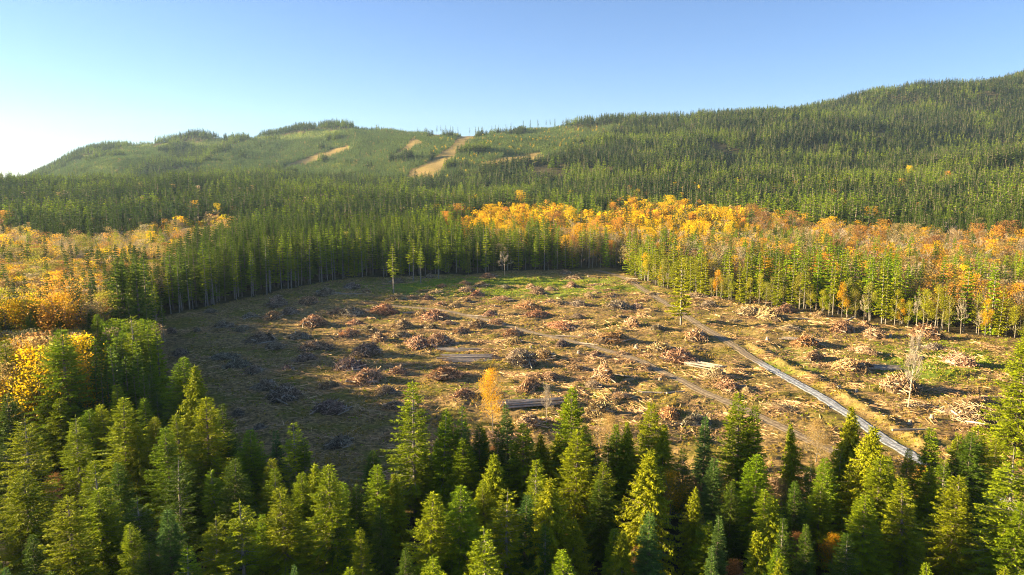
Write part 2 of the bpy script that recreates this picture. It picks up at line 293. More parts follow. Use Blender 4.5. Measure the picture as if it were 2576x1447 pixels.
def conifer(h, seed, style='fir', lod=0, base=0.08, wr=0.15, gap=0.06):
    """trunk and crown of one conifer, height h, crown radius wr*h, crown from base*h up."""
    r = random.Random(seed); T = MB(); C = MB()
    lean = V(r.uniform(-.02, .02), r.uniform(-.02, .02), 0)
    ns = [7, 5, 3][lod]; seg = [7, 5, 2][lod]
    def axis(z): q = z / h; return V(0, 0, z) + lean * z + V(math.sin(q * 5 + seed) * .08, math.cos(q * 4 + seed) * .08, 0) * (q * 1.0)
    r0 = 0.0105 * h + 0.03
    T.tube([axis(h * i / seg) - V(0, 0, 0.4 if i == 0 else 0) for i in range(seg + 1)], [r0 * (1 - i / seg) ** 0.8 + 0.015 for i in range(seg + 1)], ns)
    step = [0.52, 1.15, 2.0][lod] * h / 24; z = base * h; Wd = wr * h
    # dead stubs below the crown
    if base > 0.2 and lod < 2:
        for i in range([30, 14][lod]):
            zz = r.uniform(0.12, base + 0.05) * h; a = r.uniform(0, 6.28); L = r.uniform(.5, 1.8)
            T.tube([axis(zz), axis(zz) + V(math.cos(a) * L, math.sin(a) * L, r.uniform(-.4, .2))], [0.035, 0.01], 3)
    thin = r.uniform(0, 1)
    lump = [r.uniform(0.62, 1.22) for _ in range(9)]
    while z < h * 0.985:
        q = (z - base * h) / (h * (1 - base))                      # 0 bottom of crown .. 1 tip
        if style == 'cedar': prof = min(1, (1 - q) * 1.7) ** 0.8 * (0.8 + 0.2 * (1 - q))
        elif style == 'pole': prof = (min(1, q * 3 + 0.35)) * (1 - q) ** 0.85 * 1.1
        else: prof = (1 - q) ** 0.80 * min(1, q * 5 + 0.6)
        nb = [r.choice((6, 7, 8)), 6, 5][lod]
        if q > 0.85 and lod == 0: nb = 5
        ph = r.uniform(0, 6.28)
        for k in range(nb):
            a = ph + 6.283 * k / nb + r.uniform(-.35, .35)
            L = Wd * prof * r.uniform(0.62, 1.15) * lump[int(a * 1.4) % 9] + 0.18
            if r.random() < gap * (1.6 if lod == 0 and q > .75 else 1): continue
            up = {'fir': 0.75 * q * q - 0.10, 'cedar': 0.25 * q - 0.12, 'pole': 0.4 * q - 0.15, 'spruce': 0.35 * q - 0.05}[style] + r.uniform(-.08, .08)
            dr = V(math.cos(a), math.sin(a), 0); o = axis(z + r.uniform(-.2, .2) * step)
            sd = V(-dr.y, dr.x, 0)
            curve = {'fir': 0.16, 'cedar': -0.20, 'pole': 0.05, 'spruce': 0.22}[style]
            def bp(t): return o + dr * (L * t) + V(0, 0, up * L * t + curve * L * (t * t) - (0.12 * L * t if style != 'cedar' else 0))
            br = r.uniform(0.25, 0.8)
            if lod == 0:
                if L > 1.0: T.tube([o, bp(0.55), bp(0.95)], [0.012 * L + .012, 0.008 * L + .006, 0.004], 3)
                n = max(3, int(L / 0.19))
                for i in range(n):
                    t = 0.12 + 0.88 * (i + r.random() * .6) / n; p0 = bp(t)
                    if r.random() > 0.5 + 0.9 * t: continue
                    ll = (0.34 + 0.55 * (1 - t)) * min(1.0, 0.45 + L * 0.26) * r.uniform(.7, 1.25)
                    for sg in (-1, 1):
                        if style == 'cedar':
                            d = (sd * sg * r.uniform(.2, .6) + dr * r.uniform(.0, .5) + V(0, 0, -r.uniform(.5, 1.1))) * ll * 1.25
                            w = r.uniform(.06, .10) * (1 + ll * .4)
                        else:
                            d = (sd * sg * r.uniform(.55, 1) + dr * r.uniform(.5, .9) + V(0, 0, r.uniform(-.38, .18))) * ll
                            w = r.uniform(.06, .10)
                        for e in range(4):
                            dd = d + V(r.uniform(-.25, .25), r.uniform(-.25, .25), r.uniform(-.2, .22)) * ll * (0.5 + .5 * e)
                            st = p0 + d * (0.3 * e) * r.uniform(.6, 1)
                            s_ = dd.cross(V(r.uniform(-1, 1), r.uniform(-1, 1), r.uniform(.1, 1.3))).normalized()
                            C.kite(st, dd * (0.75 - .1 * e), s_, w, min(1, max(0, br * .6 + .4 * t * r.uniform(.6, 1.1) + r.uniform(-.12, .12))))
                # dense tip
                tp = bp(1.0)
                for e in range(3):
                    dd = (dr + V(r.uniform(-.4, .4), r.uniform(-.4, .4), r.uniform(-.1, .5))) * 0.4
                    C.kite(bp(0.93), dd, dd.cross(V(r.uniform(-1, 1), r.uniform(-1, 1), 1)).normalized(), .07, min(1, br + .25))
            elif lod == 1:
                n = max(3, int(L / 0.45)); kk = min(1, .3 + L * .33)
                for i in range(n):
                    t = 0.1 + 0.85 * (i + r.random() * .5) / n; p0 = bp(t)
                    for sg in (-1, 0, 1):
                        if style == 'cedar': d = (sd * sg * .5 + dr * .3 + V(0, 0, -r.uniform(.3, .9))) * r.uniform(.7, 1.1) * kk
                        else: d = (sd * sg * .8 + dr * .7 + V(0, 0, r.uniform(-.35, .25))) * r.uniform(.8, 1.35) * kk
                        s_ = d.cross(V(r.uniform(-1, 1), r.uniform(-1, 1), r.uniform(0, 1))).normalized()
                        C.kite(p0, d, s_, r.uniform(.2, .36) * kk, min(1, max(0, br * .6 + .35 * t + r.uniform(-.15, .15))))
            else:
                d = bp(1) - o; s_ = d.cross(V(r.uniform(-.9, .9), r.uniform(-.9, .9), 1)).normalized()
                C.kite(o, d, s_, 0.55 * L + .2, br)
                d2 = (dr * .6 + sd * r.uniform(-.6, .6) + V(0, 0, r.uniform(-.3, .5))) * L * .6
                C.kite(bp(.4), d2, d2.cross(V(r.uniform(-1, 1), r.uniform(-1, 1), .6)).normalized(), 0.4 * L + .2, min(1, br + .15))
        z += step * r.uniform(.8, 1.2) * (1.0 if q < .7 else .75)
    tp = axis(h)
    C.kite(tp - V(0, 0, .8), V(0, 0, 1.0), V(1, 0, 0), [.06, .14, .25][lod], .8); C.kite(tp - V(0, 0, .8), V(0, 0, 1.0), V(0, 1, 0), [.06, .14, .25][lod], .8)
    return T, C

def broadleaf(h, seed, lod=0, wr=0.27, base=0.3, leaves=1.0, narrow=False, bare=False):
    r = random.Random(seed); T = MB(); C = MB(); Wd = wr * h
    lean = V(r.uniform(-.05, .05), r.uniform(-.05, .05), 0)
    tips = []
    def grow(p, d, L, rad, depth):
        mid = p + d * L * .5 + V(r.uniform(-1, 1), r.uniform(-1, 1), r.uniform(-.3, .5)) * L * .07
        e = p + d * L
        T.tube([p, mid, e], [rad, rad * .8, rad * .6], 4 if depth < 2 else 3, r.random())
        maxd = (4 if bare else 3) if lod == 0 else (3 if bare else 2)
        if depth >= maxd: tips.append(e); return
        for k in range(r.choice((2, 3, 3, 4) if bare else (2, 3, 3))):
            a = r.uniform(0, 6.28); sp = r.uniform(.3, .75) * (.6 if narrow else 1)
            x = d.orthogonal().normalized(); y = d.cross(x)
            nd = (d + (x * math.cos(a) + y * math.sin(a)) * sp + V(0, 0, .22 if not narrow else .5)).normalized()
            grow(e if k else p + d * L * r.uniform(.5, .9), nd, L * r.uniform(.6, .85), rad * .55, depth + 1)
        tips.append(e)
    r0 = 0.011 * h + .03; nt = 4
    top = h * (0.62 if not narrow else 0.85)
    axis = [V(0, 0, -0.4)] + [lean * (top * i / nt) + V(0, 0, top * i / nt) for i in range(1, nt + 1)]
    T.tube(axis, [r0 * (1 - .75 * i / nt) for i in range(nt + 1)], 6 if lod == 0 else 4)
    nb = [14, 9][min(lod, 1)] if lod < 2 else 5
    if narrow: nb = int(nb * 1.5)
    for k in range(nb):
        q = (k + r.random()) / nb; z = h * base + (top - h * base) * q; a = k * 2.4 + r.uniform(-.4, .4)
        tilt = (0.25 + 1.1 * q) * (1.5 if narrow else 1)
        d = V(math.cos(a), math.sin(a), tilt).normalized()
        reach = Wd * (1.0 - .25 * q) * (.6 if narrow else .62)
        grow(V(0, 0, z) + lean * z, d, reach * r.uniform(.75, 1.15), r0 * .38, 0 if lod == 0 else 1)
    if bare and lod < 2:
        for t in list(tips):
            for e in range(1 if lod == 0 else 5):
                dd = V(r.uniform(-1, 1), r.uniform(-1, 1), r.uniform(0, 1.4)) * .9 * (h / 22)
                T.kite(t, dd, dd.cross(V(r.uniform(-1, 1), r.uniform(-1, 1), 1)).normalized(), 0.014 if lod == 0 else .045, r.random())
    # leaf clumps
    n = int([5200, 1500, 170][lod] * leaves)
    if n:
        lobes = []
        for k in range([16, 13, 9][lod]):
            a = r.uniform(0, 6.28); q = r.random(); rr = Wd * (math.sin(math.pi * min(1, .18 + q * .8)) ** .7) * r.uniform(.35, .75)
            z = h * (base + .12) + (h * (1 - base) * .80) * q
            lobes.append((V(math.cos(a) * rr, math.sin(a) * rr, z), Wd * r.uniform(.34, .58), r.uniform(.25, .75)))
        lobes.append((V(0, 0, h * .9), Wd * .4, .7))
        sz = [.17, .34, .95][lod]
        for i in range(n):
            c, R_, b = r.choice(lobes) if r.random() < .86 or not tips else (r.choice(tips), Wd * .2, .5)
            d = V(r.gauss(0, 1), r.gauss(0, 1), r.gauss(0, 1)).normalized() * R_ * (r.random() ** .4)
            p = c + V(d.x, d.y, d.z * 1.25)
            if p.z > h: p.z = h - r.random()
            dd = V(r.uniform(-1, 1), r.uniform(-1, 1), r.uniform(-1, .6)).normalized() * sz * r.uniform(.7, 1.6)
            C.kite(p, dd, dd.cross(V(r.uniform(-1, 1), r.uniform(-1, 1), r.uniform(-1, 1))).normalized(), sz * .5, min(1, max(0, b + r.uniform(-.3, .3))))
    return T, C

# ------------------------------------------------------------------ naming helpers
def tag(o, label=None, cat=None, group=None, kind=None):
    if label: o['label'] = label
    if cat: o['category'] = cat
    if group: o['group'] = group
    if kind: o['kind'] = kind
    return o
def link(name, me, parent=None):
    o = bpy.data.objects.new(name, me); SC.collection.objects.link(o); o.parent = parent; return o
def empty(name, loc, rz=0, sc=(1, 1, 1), tilt=(0, 0)):
    o = bpy.data.objects.new(name, None); SC.collection.objects.link(o); o.location = loc; o.rotation_euler = (tilt[0], tilt[1], rz); o.scale = sc
    o.empty_display_size = .5; return o
ORD = ['first', 'second', 'third', 'fourth', 'fifth', 'sixth', 'seventh', 'eighth', 'ninth', 'tenth', 'eleventh', 'twelfth', 'thirteenth', 'fourteenth', 'fifteenth', 'sixteenth', 'seventeenth', 'eighteenth', 'nineteenth']
TENS = {2: 'twent', 3: 'thirt', 4: 'fort', 5: 'fift', 6: 'sixt', 7: 'sevent', 8: 'eight', 9: 'ninet'}
def nth(i):
    if i < 19: return ORD[i]
    i += 1; t, o = divmod(i, 10)
    if t < 10: return TENS[t] + ('ieth' if o == 0 else 'y-' + ORD[o - 1])
    return 'hundredth' if i == 100 else 'hundred and ' + nth(i - 101)

# ------------------------------------------------------------------ ground sheet
def build_ground():
    rows = np.concatenate([np.arange(-150, 100, 8), np.arange(100, 112, 3), np.arange(112, 470, 1.0), 470 * (6500 / 470) ** (np.arange(0, 141) / 140)])
    nc = 470; t = np.linspace(-1, 1, nc); hw = np.maximum(0.86 * rows + 45, 150)
    hw = hw + np.clip((rows - 460) / 200, 0, 1) * 150
    X = hw[:, None] * t[None, :]; Y = np.repeat(rows[:, None], nc, 1)
    x = X.ravel(); y = Y.ravel(); z = ground(x, y)
    n = len(rows); me = bpy.data.meshes.new('ground')
    idx = np.arange(n * nc).reshape(n, nc)
    q = np.stack([idx[:-1, :-1], idx[:-1, 1:], idx[1:, 1:], idx[1:, :-1]], -1).reshape(-1, 4)
    me.vertices.add(n * nc); me.vertices.foreach_set('co', np.stack([x, y, z], -1).ravel().astype(np.float32))
    me.loops.add(q.size); me.loops.foreach_set('vertex_index', q.ravel().astype(np.int32))
    me.polygons.add(len(q)); me.polygons.foreach_set('loop_start', np.arange(0, q.size, 4, dtype=np.int32))
    me.update(calc_edges=True); me.polygons.foreach_set('use_smooth', np.ones(len(q), bool))
    u, v = project(x, y, z)
    cl = in_clear(x, y)
    wob = fbm(x / 14, y / 14, 41, 3)
    green = (np.exp(-(((u - 1290) / 330) ** 2) - ((v - 722) / 26) ** 2) * 0.75 + np.exp(-(((u - 2350) / 190) ** 2) - ((v - 905) / 60) ** 2) * 0.50
             + np.exp(-(((u - 1990) / 120) ** 2) - ((v - 905) / 60) ** 2) * 0.32 + np.exp(-(((u - 1430) / 260) ** 2) - ((v - 980) / 60) ** 2) * .25)
    green = np.clip(green + wob * 0.12 + .12, 0, 1) * cl
    br = segdist(x, y, BERM)
    sandy = np.clip(np.exp(-(br / 2.3) ** 2) * .8 + np.exp(-((segdist(x, y, TRACK) - 3) / 2.5) ** 2) * .25 + np.exp(-(((u - 1890) / 90) ** 2) - ((v - 830) / 45) ** 2) * .7, 0, 1) * cl
    tan = open_patch(u, v, y)
    sandy = np.where(tan, 0.32 + .4 * wob, sandy)
    yo = young_patch(u, v, y); green = np.where(yo & ~tan, .6, np.where(tan, 0, green)); sandy = np.where(yo & ~tan, .12, sandy)
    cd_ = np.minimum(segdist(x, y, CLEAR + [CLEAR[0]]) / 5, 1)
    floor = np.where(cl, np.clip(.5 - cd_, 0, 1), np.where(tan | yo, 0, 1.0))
    col = np.stack([green, sandy, floor, np.ones_like(floor)], -1).astype(np.float32)
    a = me.attributes.new('zone', 'FLOAT_COLOR', 'POINT'); a.data.foreach_set('color', col.ravel())
    me.materials.append(ground_mat()); o = link('ground', me); tag(o, 'brown and olive forest ground with the cleared field and wooded hills', kind='structure')
OPEN = [[(1165, 335), (1198, 338), (1140, 400), (1085, 452), (1015, 456), (1040, 432), (1100, 395)],
        [(1065, 330), (1110, 322), (1205, 322), (1190, 334), (1110, 345), (1075, 345)],
        [(870, 368), (885, 372), (830, 395), (760, 418), (700, 432), (725, 412), (800, 388)],
        [(1000, 384), (1040, 350), (1064, 355), (1020, 384), (985, 394)],
        [(1205, 412), (1270, 395), (1360, 384), (1375, 391), (1330, 404), (1240, 420)], [(590, 440), (650, 430), (700, 434), (640, 446)]]
YOUNG = [[(430, 445), (520, 400), (640, 345), (850, 322), (1060, 322), (1150, 308), (1560, 320), (1500, 356), (1470, 385), (1400, 402), (1210, 425), (1130, 452), (1000, 470), (700, 445)],
         [(110, 455), (190, 400), (300, 372), (420, 358), (430, 392), (340, 430), (300, 455)], [(440, 355), (560, 350), (560, 372), (450, 372)]]
def open_patch(u, v, y):
    r = np.zeros(np.shape(u), bool); u, v = u + 12 * fbm(u / 26, v / 12, 55, 3), v + 5 * fbm(u / 22, v / 9, 58, 3)
    for P in OPEN: r |= inpoly(u, v, P)
    return r & (np.asarray(y) > 1200)
def young_patch(u, v, y):
    r = np.zeros(np.shape(u), bool); u, v = u + 30 * fbm(u / 50, v / 20, 65, 3), v + 12 * fbm(u / 40, v / 16, 68, 3)
    for P in YOUNG: r |= inpoly(u, v, P)
    return r & (np.asarray(y) > 1300)
build_ground()

def strip(name, line, w, mat, y0=-1e9, y1=1e9, lift=0.05, label=''):
    L = [p for p in line if y0 <= p[1] <= y1]
    D = []
    for i in range(len(L) - 1):
        l = math.hypot(L[i + 1][0] - L[i][0], L[i + 1][1] - L[i][1]); k = max(1, int(l / 1.5))
        for j in range(k): D.append((L[i][0] + (L[i + 1][0] - L[i][0]) * j / k, L[i][1] + (L[i + 1][1] - L[i][1]) * j / k))
    D.append(L[-1]); v = []; f = []; sh = []; nc = 13
    for i, (x, y) in enumerate(D):
        a = D[max(i - 2, 0)]; b = D[min(i + 2, len(D) - 1)]; l = math.hypot(b[0] - a[0], b[1] - a[1]); nx, ny = -(b[1] - a[1]) / l, (b[0] - a[0]) / l
        for k in range(nc):
            t = k / (nc - 1) * 2 - 1; e = w * 1.08 * (1 + .34 * mnoise.noise((x * .45, y * .45, 5 if t < 0 else 9)) + .08 * mnoise.noise((x * 1.7, y * 1.7, 5 if t < 0 else 9)))
            px, py = x + nx * t * e, y + ny * t * e
            v.append((px, py, lift * (1 if abs(t) < .99 else -3) + 0.06 * mnoise.noise((px, py, 0)) - .05 * math.exp(-((abs(t) - .45) / .15) ** 2)))
    arr = np.array(v); arr[:, 2] += ground(arr[:, 0], arr[:, 1])
    for i in range(len(D) - 1):
        for k in range(nc - 1):
            b = i * nc + k; f.append((b, b + 1, b + nc + 1, b + nc)); t = abs((k + .5) / (nc - 1) * 2 - 1); sh.append(max(math.exp(-((t - .45) / .16) ** 2) * .8, .9 if t > .88 else 0))
    me = bpy.data.meshes.new(name); me.from_pydata(arr.tolist(), [], f); me.materials.append(mat)
    me.attributes.new('shade', 'FLOAT', 'FACE').data.foreach_set('value', sh)
    for p in me.polygons: p.use_smooth = True
    return tag(link(name, me), label, kind='structure')
M_GRAVEL = road_mat('crushed_gravel', (0.15, 0.16, 0.17), (0.36, 0.37, 0.38), (0.62, 0.62, 0.61), 1.1, at(1862, 884)[1])
M_DIRT = road_mat('packed_dirt', (0.15, 0.11, 0.07), (0.28, 0.21, 0.13), (0.40, 0.32, 0.21), 0.9)
YG = at(1862, 884)[1]
strip('gravel_road', ROAD, 1.9, M_GRAVEL, -1e9, YG + 1, 0.10, label='pale grey gravel road running through the clearing')
strip('dirt_road', ROAD, 2.1, M_DIRT, YG - 6, 1e9, 0.05, label='brown dirt road beyond the fresh gravel')
strip('dirt_track', TRACK, 1.8, M_DIRT, label='curving dirt track crossing the clearing', lift=.06)

# ------------------------------------------------------------------ trees: source meshes
LIB = {}
def lib(kind, k): return LIB[kind][k % len(LIB[kind])]
def reg(kind, T, C, tm, cm, h):
    h = max(max(q.z for q in T.v), max([q.z for q in C.v] or [0]))
    LIB.setdefault(kind, []).append({'T': T.mesh(kind + '_trunk', [tm]), 'C': C.mesh(kind + '_crown', [cm]) if C.f else None, 'h': h})
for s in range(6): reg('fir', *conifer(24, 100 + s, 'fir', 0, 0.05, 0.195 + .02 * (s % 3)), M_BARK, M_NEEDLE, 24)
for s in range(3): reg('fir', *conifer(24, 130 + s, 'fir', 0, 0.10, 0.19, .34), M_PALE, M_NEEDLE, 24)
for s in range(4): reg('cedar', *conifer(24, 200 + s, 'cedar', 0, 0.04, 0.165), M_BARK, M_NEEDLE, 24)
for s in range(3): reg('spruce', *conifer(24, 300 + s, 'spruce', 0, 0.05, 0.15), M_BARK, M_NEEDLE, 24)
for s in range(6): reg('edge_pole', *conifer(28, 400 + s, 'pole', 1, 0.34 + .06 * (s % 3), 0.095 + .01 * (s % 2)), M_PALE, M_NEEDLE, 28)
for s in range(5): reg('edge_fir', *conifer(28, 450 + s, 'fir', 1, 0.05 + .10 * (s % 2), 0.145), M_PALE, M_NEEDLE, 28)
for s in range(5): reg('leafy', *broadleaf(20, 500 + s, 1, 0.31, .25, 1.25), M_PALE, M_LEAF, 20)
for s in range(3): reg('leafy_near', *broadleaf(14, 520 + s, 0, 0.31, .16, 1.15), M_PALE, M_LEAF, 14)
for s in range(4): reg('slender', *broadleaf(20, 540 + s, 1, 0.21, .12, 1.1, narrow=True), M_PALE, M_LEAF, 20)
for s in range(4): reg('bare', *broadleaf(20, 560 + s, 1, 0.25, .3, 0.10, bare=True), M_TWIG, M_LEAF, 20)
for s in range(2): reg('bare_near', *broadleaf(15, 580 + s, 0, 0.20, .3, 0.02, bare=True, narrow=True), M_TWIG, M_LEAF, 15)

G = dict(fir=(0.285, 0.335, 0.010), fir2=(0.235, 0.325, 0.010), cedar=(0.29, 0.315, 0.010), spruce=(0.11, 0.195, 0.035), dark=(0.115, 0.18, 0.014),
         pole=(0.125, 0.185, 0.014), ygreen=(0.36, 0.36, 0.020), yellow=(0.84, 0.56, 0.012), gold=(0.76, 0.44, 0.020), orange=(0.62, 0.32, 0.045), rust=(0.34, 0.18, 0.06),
         tan=(0.42, 0.31, 0.11), olive=(0.32, 0.30, 0.045), bare=(0.42, 0.33, 0.18))
WORD = dict(fir='green', fir2='deep green', cedar='yellow-green', spruce='blue-green', dark='dark green', pole='green', ygreen='yellow-green', yellow='bright yellow', gold='golden',
            orange='orange', rust='rust-brown', tan='faded tan', olive='olive', bare='leafless grey')
placed = []          # every individual tree: dict(kind, x, y, h, tint, sp, zone, w)
def jit(c, r, a=.14):
    k = 1 + r.uniform(-a, a); return (c[0] * k * (1 + r.uniform(-a, a) * .6), c[1] * k, c[2] * k)
def solve_tip(u, v, wd, ratio, hmin, hmax, ymin=40, ymax=1600):
    """walk out along the sight line of a surveyed tip until a tree of the surveyed crown width just reaches it."""
    a, f, w = ray(u, v); ys = np.arange(ymin, ymax, 1.0); t = ys / f; zz = CAM_H + w * t; g = ground(a * t, ys)
    need = np.clip(wd * KD * ys / FP / ratio, hmin, hmax); ok = np.nonzero(zz - g <= need)[0]
    if not len(ok): return None
    i = ok[0]; return float(a * t[i]), float(ys[i]), float(max(zz[i] - g[i], hmin * .8))
def put(kind, x, y, h, col, zone, fat=1.0, cat='conifer', k=None, u=None, v=None):
    placed.append(dict(kind=kind, x=x, y=y, h=h, col=col, zone=zone, fat=fat, cat=cat, k=rng.randrange(99) if k is None else k))

# near stand: tips surveyed from the photograph (u, v, crown width), f fir, g deep green fir, c cedar, s blue-green spruce, d dark
def c1(L): return [(.522 * a, 691.8 + .522 * b, .522 * c, t) for a, b, c, t in L]
def c2(L, x0): return [(x0 + .435 * a, 817.6 + .435 * b, .435 * c, t) for a, b, c, t in L]
TIPS = c1([(40, 310, 170, 'f'), (285, 255, 200, 'g'), (225, 580, 110, 'f'), (275, 590, 120, 'f'), (640, 190, 170, 'f'), (590, 260, 130, 'g'), (455, 410, 90, 'g'), (500, 300, 100, 'f'), (400, 335, 120, 'g'),
    (880, 390, 160, 'g'), (950, 430, 150, 'c'), (985, 580, 190, 'f'), (575, 590, 190, 'f'), (515, 610, 130, 'f'), (440, 640, 120, 'g'), (385, 600, 70, 's'), (100, 670, 190, 'f'), (350, 670, 150, 'f'),
    (800, 720, 160, 'g'), (745, 680, 110, 'f'), (655, 720, 130, 'c'), (1195, 740, 140, 'g'), (1255, 800, 90, 'g'), (1325, 745, 90, 's'), (1415, 705, 160, 'f'), (1295, 880, 120, 'f'), (1030, 920, 120, 'g'),
    (1120, 880, 130, 'f'), (105, 930, 200, 'f'), (455, 880, 200, 'f'), (335, 1070, 230, 'f'), (470, 1020, 190, 'f'), (1585, 910, 210, 'f'), (1525, 900, 120, 'c'), (1440, 950, 110, 'g'), (1386, 1020, 210, 'f'),
    (1160, 1080, 210, 'f'), (1015, 1150, 180, 'f'), (815, 1110, 150, 's'), (660, 1060, 180, 'd'), (1245, 1150, 110, 'g'), (35, 1410, 90, 's'), (1415, 1390, 80, 's'), (30, 560, 150, 'd'), (160, 420, 130, 'd'),
    (700, 470, 120, 'd'), (760, 560, 100, 'd'), (1080, 620, 120, 'd'), (1090, 760, 120, 'd'), (860, 500, 120, 'd'), (900, 900, 130, 'd'), (560, 900, 140, 'd'), (10, 800, 120, 'd'), (700, 1300, 160, 'd'), (140, 1250, 150, 'd'), (220, 300, 130, 'g'), (120, 290, 110, 'g'),
    (1470, 790, 110, 'd'), (1640, 1000, 120, 'g'), (1330, 920, 120, 'g')])
TIPS += c2([(510, 315, 250, 'f'), (665, 490, 95, 'g'), (720, 480, 110, 'g'), (775, 455, 130, 'g'), (1075, 440, 70, 's'), (815, 600, 140, 's'), (890, 560, 110, 'd'), (1140, 560, 180, 'g'), (1420, 350, 190, 'f'),
    (1450, 590, 220, 'f'), (1500, 570, 120, 'g'), (1750, 540, 95, 'c'), (1865, 440, 180, 'f'), (1960, 560, 130, 'c'), (990, 735, 170, 'c'), (925, 590, 110, 'c'), (650, 660, 150, 'g'), (545, 700, 110, 'f'), (800, 655, 170, 'g'),
    (300, 800, 180, 'g'), (425, 850, 120, 'c'), (20, 805, 150, 'f'), (175, 900, 110, 'd'), (215, 1180, 150, 'f'), (585, 960, 250, 'f'), (770, 925, 240, 'g'), (915, 890, 150, 'f'), (1045, 935, 250, 'f'), (1140, 975, 180, 's'),
    (1330, 880, 230, 'c'), (1350, 620, 90, 'c'), (1440, 1090, 180, 'c'), (1830, 700, 240, 'c'), (1730, 1190, 150, 'c'), (1880, 1070, 180, 's'), (1640, 620, 120, 'd'), (1260, 620, 120, 'c'), (1600, 900, 150, 'd'),
    (450, 1290, 130, 'd'), (1270, 1150, 140, 'd'), (60, 1080, 140, 'd'), (330, 1040, 130, 'd'), (1700, 560, 80, 'g'), (1560, 700, 130, 'd'), (1000, 560, 90, 'd'), (1900, 760, 120, 'd')], 817.6)
TIPS += c2([(385, 380, 190, 'f'), (455, 450, 80, 'g'), (175, 520, 120, 's'), (230, 760, 130, 's'), (700, 560, 110, 'c'), (470, 740, 190, 'g'), (100, 930, 110, 'c'), (250, 1100, 120, 's'), (575, 990, 180, 'c'), (225, 1260, 100, 's'),
    (510, 1180, 170, 'c'), (630, 1350, 120, 'c'), (1050, 455, 150, 'c'), (1140, 575, 210, 'c'), (870, 770, 160, 'g'), (850, 910, 160, 'g'), (1185, 765, 220, 'f'), (960, 700, 110, 'g'), (1355, 880, 230, 'f'), (1475, 590, 150, 'g'),
    (1640, 870, 220, 'f'), (1750, 580, 190, 'f'), (1640, 620, 140, 'f'), (1990, 700, 300, 'f'), (1100, 970, 200, 'f'), (1480, 1375, 120, 'f'), (1880, 1390, 120, 'f'), (1340, 705, 100, 'g'), (800, 760, 110, 'd'), (330, 900, 120, 'd'),
    (700, 900, 130, 'd'), (620, 1120, 120, 'd'), (1250, 760, 110, 'g'), (1560, 760, 110, 'g'), (1850, 640, 130, 'f'), (60, 700, 120, 'd'), (1960, 1010, 220, 'g'), (760, 1150, 120, 'd')], 1698)
KM = dict(f=('fir', 'fir'), g=('fir', 'fir2'), c=('cedar', 'cedar'), s=('spruce', 'spruce'), d=('fir', 'dark'))
RAT = dict(f=.30, g=.29, c=.27, s=.24, d=.30)
for (u, v, w, t) in TIPS:
    s = solve_tip(u, v, w, RAT[t], 14, 29 if t != 'd' else 20, 38, 230)
    if s is None: continue
    x, y, h = s
    if bool(in_clear(np.array([x]), np.array([y]))[0]):
        # keep the stand off the field: pull the tree toward the camera along its own sight line and shorten it
        while y > 50 and bool(in_clear(np.array([x]), np.array([y]))[0]): x *= .985; y *= .985
        a, f, wz = ray(u, v); h = min(30, max(12, CAM_H + wz * y / f - gz(x, y)))
    kd, col = KM[t]; put(kd, x, y, h, col, 'near', fat=max(1.05, min(2.0, 1.5 * w * KD * y / FP / (h * RAT[t]))))
# the tall firs standing alone (tip u, v, base v, crown width)
def alone(kind, u, v, vb, w, col, zone, rat, cat='conifer', k=None):
    x, y = at(u, vb); g = gz(x, y); x, y = at(u, vb, g); a, f, wz = ray(u, v); h = CAM_H + wz * (y / f) - g
    put(kind, x, y, h, col, zone, fat=max(.5, min(1.6, w * KD * y / FP / (h * rat))), cat=cat, k=k)
alone('fir', 2545, 808, 1150, 135, 'fir', 'near', .30)
alone('edge_fir', 1713, 632, 816, 62, 'cedar', 'lone', .24, k=1)
alone('edge_pole', 990, 612, 737, 30, 'fir', 'lone', .16, k=0)
alone('edge_pole', 1040, 600, 708, 40, 'fir', 'lone', .16, k=1); alone('edge_pole', 1058, 618, 710, 38, 'fir', 'lone', .16, k=2)
alone('edge_pole', 1103, 622, 700, 30, 'fir2', 'lone', .16, k=3); alone('edge_fir', 1178, 640, 688, 26, 'fir', 'lone', .23, k=3)
alone('leafy_near', 1240, 926, 1085, 72, 'gold', 'lone', .62, 'birch', k=0)
alone('bare_near', 1375, 960, 1066, 40, 'bare', 'lone', .40, 'bare tree', k=0)
alone('bare', 1270, 622, 693, 36, 'bare', 'lone', .5, 'bare tree', k=1)
alone('bare_near', 2284, 825, 1027, 58, 'bare', 'lone', .40, 'bare tree', k=1)
# brown and golden understorey trees among the near firs
for (u, v, w, c) in [(1960, 1200, 60, 'tan'), (1530, 1040, 70, 'tan'), (1690, 1180, 90, 'gold'), (2100, 1345, 70, 'gold'), (1740, 1195, 70, 'rust'), (1420, 1330, 80, 'rust'), (1760, 1290, 90, 'olive'), (2060, 1050, 70, 'tan'), (130, 1190, 60, 'rust'),
                     (552, 1068, 34, 'gold'), (1610, 1370, 70, 'rust'), (1850, 1410, 80, 'rust'), (2210, 1170, 70, 'rust'), (2330, 1170, 60, 'gold'), (1240, 1120, 44, 'rust'), (2010, 1340, 70, 'rust'), (1320, 1200, 60, 'tan'), (2180, 1260, 60, 'olive')]:
    s = solve_tip(u, v, w, .55, 7, 13, 45, 160)
    if s: put('leafy_near', s[0], s[1], s[2], c, 'under', cat='deciduous tree')
